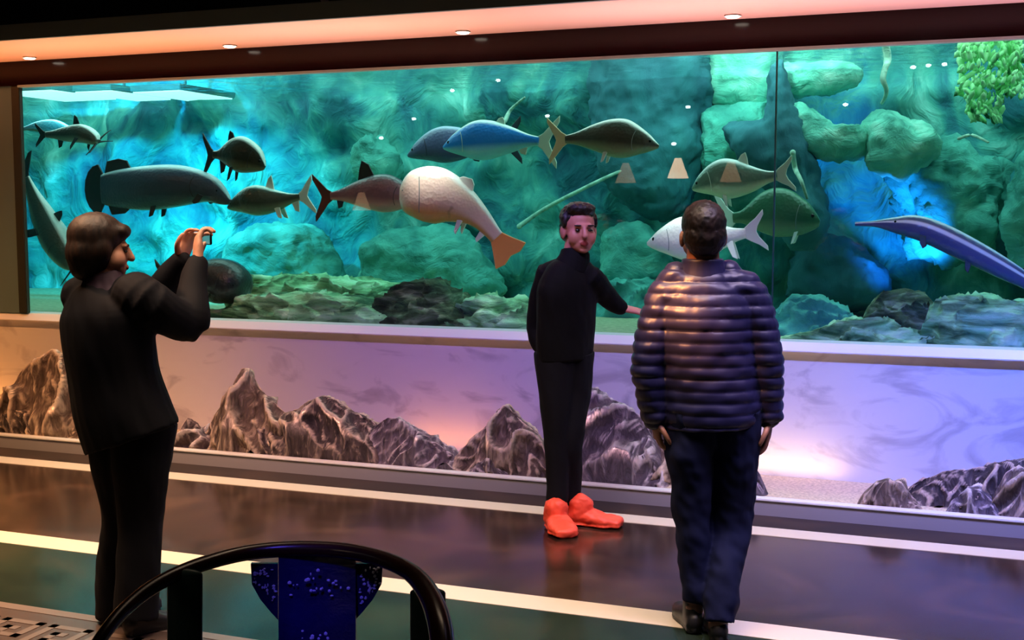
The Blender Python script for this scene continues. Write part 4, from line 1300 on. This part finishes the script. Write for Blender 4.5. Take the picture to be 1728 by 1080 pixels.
for s_, e_, w__ in ((shR, elR, wrR), (shL, elL, wrL)):
    tube(bm, [s_, e_, w__], [0.045, 0.036, 0.027])
    tube(bm, [neckb + Vector((0, 0, -0.13)), s_ + Vector((0, 0, -0.02))], [0.05, 0.04])
for h_, k_, a_ in ((J(970, 620, 0.04), kL, aL), (J(936, 620, -0.04), kR, aR)):
    tube(bm, [h_, k_, a_, a_ + Vector((0, 0, -0.03))], [0.075, 0.05, 0.036, 0.04])
hand_parts(bm, wrL, Vector((0.9, 0.1, -0.15)), Vector((0, 0.3, -1)), 1, 0.35, 1.0)
hand_parts(bm, wrR, Vector((0.25, 0.1, -0.95)), Vector((0.5, 0.5, 0)), 1, 0.4, 0.9)
link('body', remesh(bm, 0.0048, 4), M['skin_red'], B)
head_details(B, T, rotB, 1.12, True)
bm = bmesh.new()
for p_, r_ in (((0, -0.03, 0.052), (0.086, 0.1, 0.082)), ((0, -0.05, 0.0), (0.082, 0.075, 0.08)), ((0, 0.03, 0.095), (0.07, 0.06, 0.035))):
    ell(bm, T(*p_), [a * 1.1 for a in r_], rotB, 3)
for sx in (-1, 1):
    ell(bm, T(sx * 0.076, 0.0, 0.04), (0.012, 0.035, 0.04), rotB, 3)
link('hair', remesh(bm, 0.006, 1, lambda p, n__: 0.006 * noise.noise(p * 60)), M['hair_black'], B)
bm = bmesh.new()
tube(bm, [J(966, 442), J(963, 456), J(960, 485), J(956, 530), J(953, 575), J(954, 606)],
     [(0.085, 0.075), (0.14, 0.1), (0.185, 0.125), (0.18, 0.13), (0.175, 0.13), (0.165, 0.125)], side=sdB, n=24, cap=False)
tube(bm, [J(955, 446), shR + Vector((0.01, 0, 0.01))], [0.05, 0.072], n=16, sub=2)
tube(bm, [J(978, 446), shL + Vector((-0.01, 0, 0.0))], [0.05, 0.068], n=16, sub=2)
tube(bm, [J(932, 462, 0.02), shR, elR + Vector((-0.01, 0, 0)), elR.lerp(wrR, 0.9)], [0.07, 0.072, 0.06, 0.05], n=16)
tube(bm, [J(990, 465, 0.0), shL, elL, elL.lerp(wrL, 0.92)], [0.07, 0.068, 0.056, 0.045], n=16)
link('jacket', remesh(bm, 0.007, 2, folds(0.008, 9, 0.5, 5)), M['jacket_black'], B)
bm = bmesh.new()
tube(bm, [J(971, 424, 0.01), J(969, 438), J(964, 454)], [(0.078, 0.074), (0.088, 0.082), (0.11, 0.1)], side=sdB, n=20, cap=False)
link('collar', remesh(bm, 0.006, 2), M['jacket_black'], B)
bm = bmesh.new()
tube(bm, [J(966, 595, 0.02), J(968, 660, 0.02), kL, J(964, 800, 0.02), J(962, 850, 0.03)], [(0.12, 0.12), (0.095, 0.095), 0.07, 0.06, 0.056], n=18, cap=False)
tube(bm, [J(940, 595, -0.02), J(938, 660, -0.04), kR, J(940, 800, -0.05), J(940, 845, -0.05)], [(0.12, 0.12), (0.095, 0.095), 0.07, 0.06, 0.056], n=18, cap=False)
link('trousers', remesh(bm, 0.008, 3, folds(0.007, 9, 0.5, 2)), M['trouser_black'], B)
hB = lambda px, py: gA(J(px, py))
shoe(B, gA(aL) + Vector((0.0, -0.02, 0)), (0.93, -0.25, 0), M['shoe_red'], 0.29, 0.055, 'shoe_cover', 0.018)
shoe(B, gA(aR) + Vector((-0.02, 0.02, 0)), (0.25, -0.95, 0), M['shoe_red'], 0.27, 0.055, 'shoe_cover', 0.022)

# ---- person C: man in navy puffer jacket seen from behind (right)
orgC, J = frame_of(1190, 4.6)
P_ = thing('person', 'man in a navy quilted puffer jacket and jeans seen from behind, walking to the tank', 'person', orgC, YAW)
headc, neckb = J(1186, 398), J(1186, 455)
shL, elL, wrL = J(1120, 506, 0), J(1094, 610, -0.02), J(1106, 700, 0.0)
shR, elR, wrR = J(1262, 500, 0), J(1292, 605, -0.02), J(1297, 700, 0.0)
kL, aL = J(1168, 870, 0.0), J(1172, 1012, -0.02)
kR, aR = J(1234, 880, 0.04), J(1212, 1040, -0.12)
bm = bmesh.new()
T, rotC = head_parts(bm, headc + Vector((0, 0, 0.0)), 0.0, 0.0, 1.05)
tube(bm, [headc + Vector((0, -0.01, -0.05)), neckb, neckb + Vector((0, 0, -0.08))], [(0.062, 0.06), (0.066, 0.06), 0.06])
tube(bm, [neckb + Vector((0, 0, -0.09)), J(1190, 550), J(1198, 640), J(1203, 715)], [(0.08, 0.06), (0.16, 0.1), (0.155, 0.1), (0.12, 0.08)])
for s_, e_, w__ in ((shL, elL, wrL), (shR, elR, wrR)):
    tube(bm, [s_, e_, w__], [0.048, 0.036, 0.027])
    tube(bm, [neckb + Vector((0, 0, -0.14)), s_ + Vector((0, 0, -0.02))], [0.05, 0.04])
for h_, k_, a_ in ((J(1165, 740, 0), kL, aL), (J(1240, 740, 0), kR, aR)):
    tube(bm, [h_, k_, a_, a_ + Vector((0, 0, -0.03))], [0.075, 0.052, 0.036, 0.04])
hand_parts(bm, wrL, Vector((0.1, 0.12, -1)), Vector((1, 0.2, 0)), 1, 0.45, 1.0)
hand_parts(bm, wrR, Vector((0.0, 0.1, -1)), Vector((-1, 0.2, 0)), -1, 0.35, 1.02)
link('body', remesh(bm, 0.0048, 4), M['skin_dark'], P_)
head_details(P_, T, rotC, 1.05)
bm = bmesh.new()
for p_, r_ in (((0, -0.02, 0.045), (0.082, 0.1, 0.088)), ((0, -0.045, 0.0), (0.08, 0.072, 0.075)), ((0, -0.055, -0.035), (0.064, 0.045, 0.04)), ((0, 0.04, 0.09), (0.062, 0.045, 0.03))):
    ell(bm, T(*p_), [a * 1.05 for a in r_], rotC, 3)
link('hair', remesh(bm, 0.006, 1, lambda p, n__: 0.003 * noise.noise(p * 80)), M['hair_black'], P_)


def quilt(p, n__):
    u = p.z / 0.0465
    f = u - math.floor(u)
    return 0.0075 * (math.sin(PI * f) ** 0.6) - 0.006 + 0.007 * noise.noise(Vector((p.x * 14, p.y * 14, p.z * 22)))


bm = bmesh.new()
tube(bm, [J(1140, 468, 0), shL + Vector((0.02, 0, 0.01))], [0.06, 0.085], n=16, sub=2)
tube(bm, [J(1228, 466, 0), shR + Vector((-0.02, 0, 0.01))], [0.06, 0.085], n=16, sub=2)
tube(bm, [J(1187, 458), J(1187, 478), J(1188, 515), J(1190, 560), J(1196, 630), J(1200, 690), J(1201, 718)],
     [(0.085, 0.075), (0.145, 0.105), (0.2, 0.135), (0.195, 0.145), (0.19, 0.145), (0.195, 0.15), (0.19, 0.145)], n=28, cap=False)
tube(bm, [J(1150, 490, 0), shL + Vector((0, 0, -0.005)), elL, elL.lerp(wrL, 0.5), elL.lerp(wrL, 1.0)], [0.085, 0.078, 0.068, 0.066, 0.06], n=18)
tube(bm, [J(1222, 488, 0), shR + Vector((0, 0, -0.005)), elR, elR.lerp(wrR, 0.5), elR.lerp(wrR, 0.97)], [0.09, 0.085, 0.07, 0.066, 0.06], n=18)
link('puffer_jacket', remesh(bm, 0.006, 2, quilt), M['puffer'], P_)
bm = bmesh.new()
tube(bm, [J(1186, 436), J(1186, 452), J(1187, 474)], [(0.080, 0.076), (0.09, 0.08), (0.11, 0.09)], n=22, cap=False)
link('collar', remesh(bm, 0.006, 2), M['puffer'], P_)
bm = bmesh.new()
tube(bm, [J(1172, 690, 0), J(1166, 770, 0), kL, J(1173, 960, -0.02), J(1175, 1012, -0.02)], [(0.125, 0.13), (0.1, 0.11), 0.076, 0.062, 0.058], n=20, cap=False)
tube(bm, [J(1232, 690, 0), J(1238, 770, 0.02), kR, J(1222, 970, -0.06), J(1214, 1050, -0.12)], [(0.125, 0.13), (0.1, 0.11), 0.084, 0.07, 0.064], n=20, cap=False)
link('jeans', remesh(bm, 0.007, 2, folds(0.013, 10, 0.9, 11)), M['jeans'], P_)
shoe(P_, gA(aL) + Vector((0, -0.04, 0)), (-0.1, 1, 0), M['shoe_black'], 0.28, pitch=0.0)
shoe(P_, gA(aR) + Vector((0, -0.04, 0)), (0.05, 1, 0), M['shoe_black'], 0.28)
bm = bmesh.new()
bmesh.ops.create_cone(bm, cap_ends=True, segments=16, radius1=0.011, radius2=0.011, depth=0.006, matrix=Matrix.Translation(wrR + Vector((0.012, -0.028, -0.02))) @ Matrix.Rotation(PI / 2, 4, 'X'))
obj('wrist_bead', bm, M['ring'], P_)

# ------------------------------------------------------------------ foreground chair (horseshoe back)
orgH, J = frame_of(520, 2.7)
H_ = thing('horseshoe_armchair', 'dark carved wooden armchair with a curved back rail at the bottom', 'chair', orgH, YAW)
rail = [J(110, 1190, -0.42), J(165, 1085, -0.32), J(225, 1015, -0.2), J(300, 968, -0.1), J(400, 936, 0.0), J(500, 926, 0.03), J(600, 932, 0.0), J(680, 958, -0.08), J(722, 1000, -0.18), J(745, 1070, -0.3), J(750, 1190, -0.42)]
bm = bmesh.new()
tube(bm, rail, [0.012, 0.014, 0.016, 0.017, 0.018, 0.019, 0.019, 0.02, 0.024, 0.026, 0.024], side=(0, 0, 1), n=14, sub=7)
obj('curved_rail', bm, M['chair'], H_, smooth=True)
# splat: gently curved plank
bm = bmesh.new()
cols = []
for j in range(13):
    py = 930 + j * 34
    for_x = []
    cols.append([J(470 + 130 * k / 6, py, 0.02 + 0.012 * math.cos((k - 3) / 3 * PI / 2) - 0.03 * math.sin(j / 12 * PI)) for k in range(7)])
f_ = [[bm.verts.new(p) for p in row] for row in cols]
bk = [[bm.verts.new(p + Vector((0, 0.014, 0))) for p in row] for row in cols]
for g_ in (f_, bk):
    for r0, r1 in zip(g_, g_[1:]):
        for k in range(6):
            bm.faces.new((r0[k], r0[k + 1], r1[k + 1], r1[k]))
for j in range(12):
    for k in (0, 6):
        bm.faces.new((f_[j][k], f_[j + 1][k], bk[j + 1][k], bk[j][k]))
for j in (0, 12):
    for k in range(6):
        bm.faces.new((f_[j][k], f_[j][k + 1], bk[j][k + 1], bk[j][k]))
sp = obj('back_splat', bm, M['splat'], H_, smooth=False)
# small pale flecks scattered over the splat and side brackets
bm = bmesh.new()
for k in range(44):
    px = 482 + 106 * random.random()
    py = random.choice([random.gauss(988, 9), random.gauss(1076, 6)])
    c_ = J(px, py, 0.0)
    ell(bm, c_ + Vector((0, 0.005, 0)), (0.0035 * random.uniform(0.5, 1.6), 0.003, 0.0035 * random.uniform(0.5, 1.6)), sub=1)
obj('pale_flecks', bm, M['fleck'], sp)['kind'] = 'stuff'
for sx, cx_ in ((-1, 470), (1, 600)):
    bm = bmesh.new()
    out = [(0, 950), (46, 950), (44, 985), (30, 1010), (12, 1032), (0, 1045)]
    plate(bm, [J(cx_ + sx * a_, b_, 0.03) for a_, b_ in out], 0.012)
    br = obj('carved_bracket', bm, M['splat'], H_)
    bm = bmesh.new()
    for k in range(36):
        a_ = 40 * random.random() ** 0.8 + 2
        b_ = random.uniform(958, 1030 - a_ * 1.1)
        ell(bm, J(cx_ + sx * a_, b_, 0.022), (0.003 * random.uniform(0.5, 1.7), 0.003, 0.003 * random.uniform(0.5, 1.7)), sub=1)
    obj('pale_flecks', bm, M['fleck'], br)['kind'] = 'stuff'
M['slab'] = mat('dark_teal_lacquer', (0.04, 0.085, 0.08), 0.4)
for cx_, ty_ in ((312, 968), (722, 1000)):
    bm = bmesh.new()
    tube(bm, [J(cx_, ty_, -0.1), J(cx_, 1090, -0.08), J(cx_, 1240, -0.06)], [(0.040, 0.012)] * 3, side=(1, 0, 0), n=16, sub=3, cap=True)
    obj('arm_post', bm, M['slab'], H_, smooth=True)
seat_z = 0.46
bm = bx((-0.33, -0.46, 0.42), (0.33, 0.06, 0.46), 0.012)
obj('seat', bm, M['chair'], H_)
for sx in (-1, 1):
    for y_ in (-0.42, 0.03):
        bm = bmesh.new()
        topz = 0.42
        tube(bm, [(sx * 0.28, y_, 0.0), (sx * 0.28, y_, topz)], [0.018, 0.018], n=12, sub=1, cap=False)
        obj('leg', bm, M['chair'], H_, smooth=True)
bm = bmesh.new()
for y_ in (-0.42, 0.03):
    tube(bm, [(-0.28, y_, 0.14), (0.28, y_, 0.14)], [0.012, 0.012], n=10, sub=1)
for sx in (-1, 1):
    tube(bm, [(sx * 0.28, -0.42, 0.18), (sx * 0.28, 0.03, 0.18)], [0.012, 0.012], n=10, sub=1)
obj('stretcher', bm, M['chair'], H_, smooth=True)
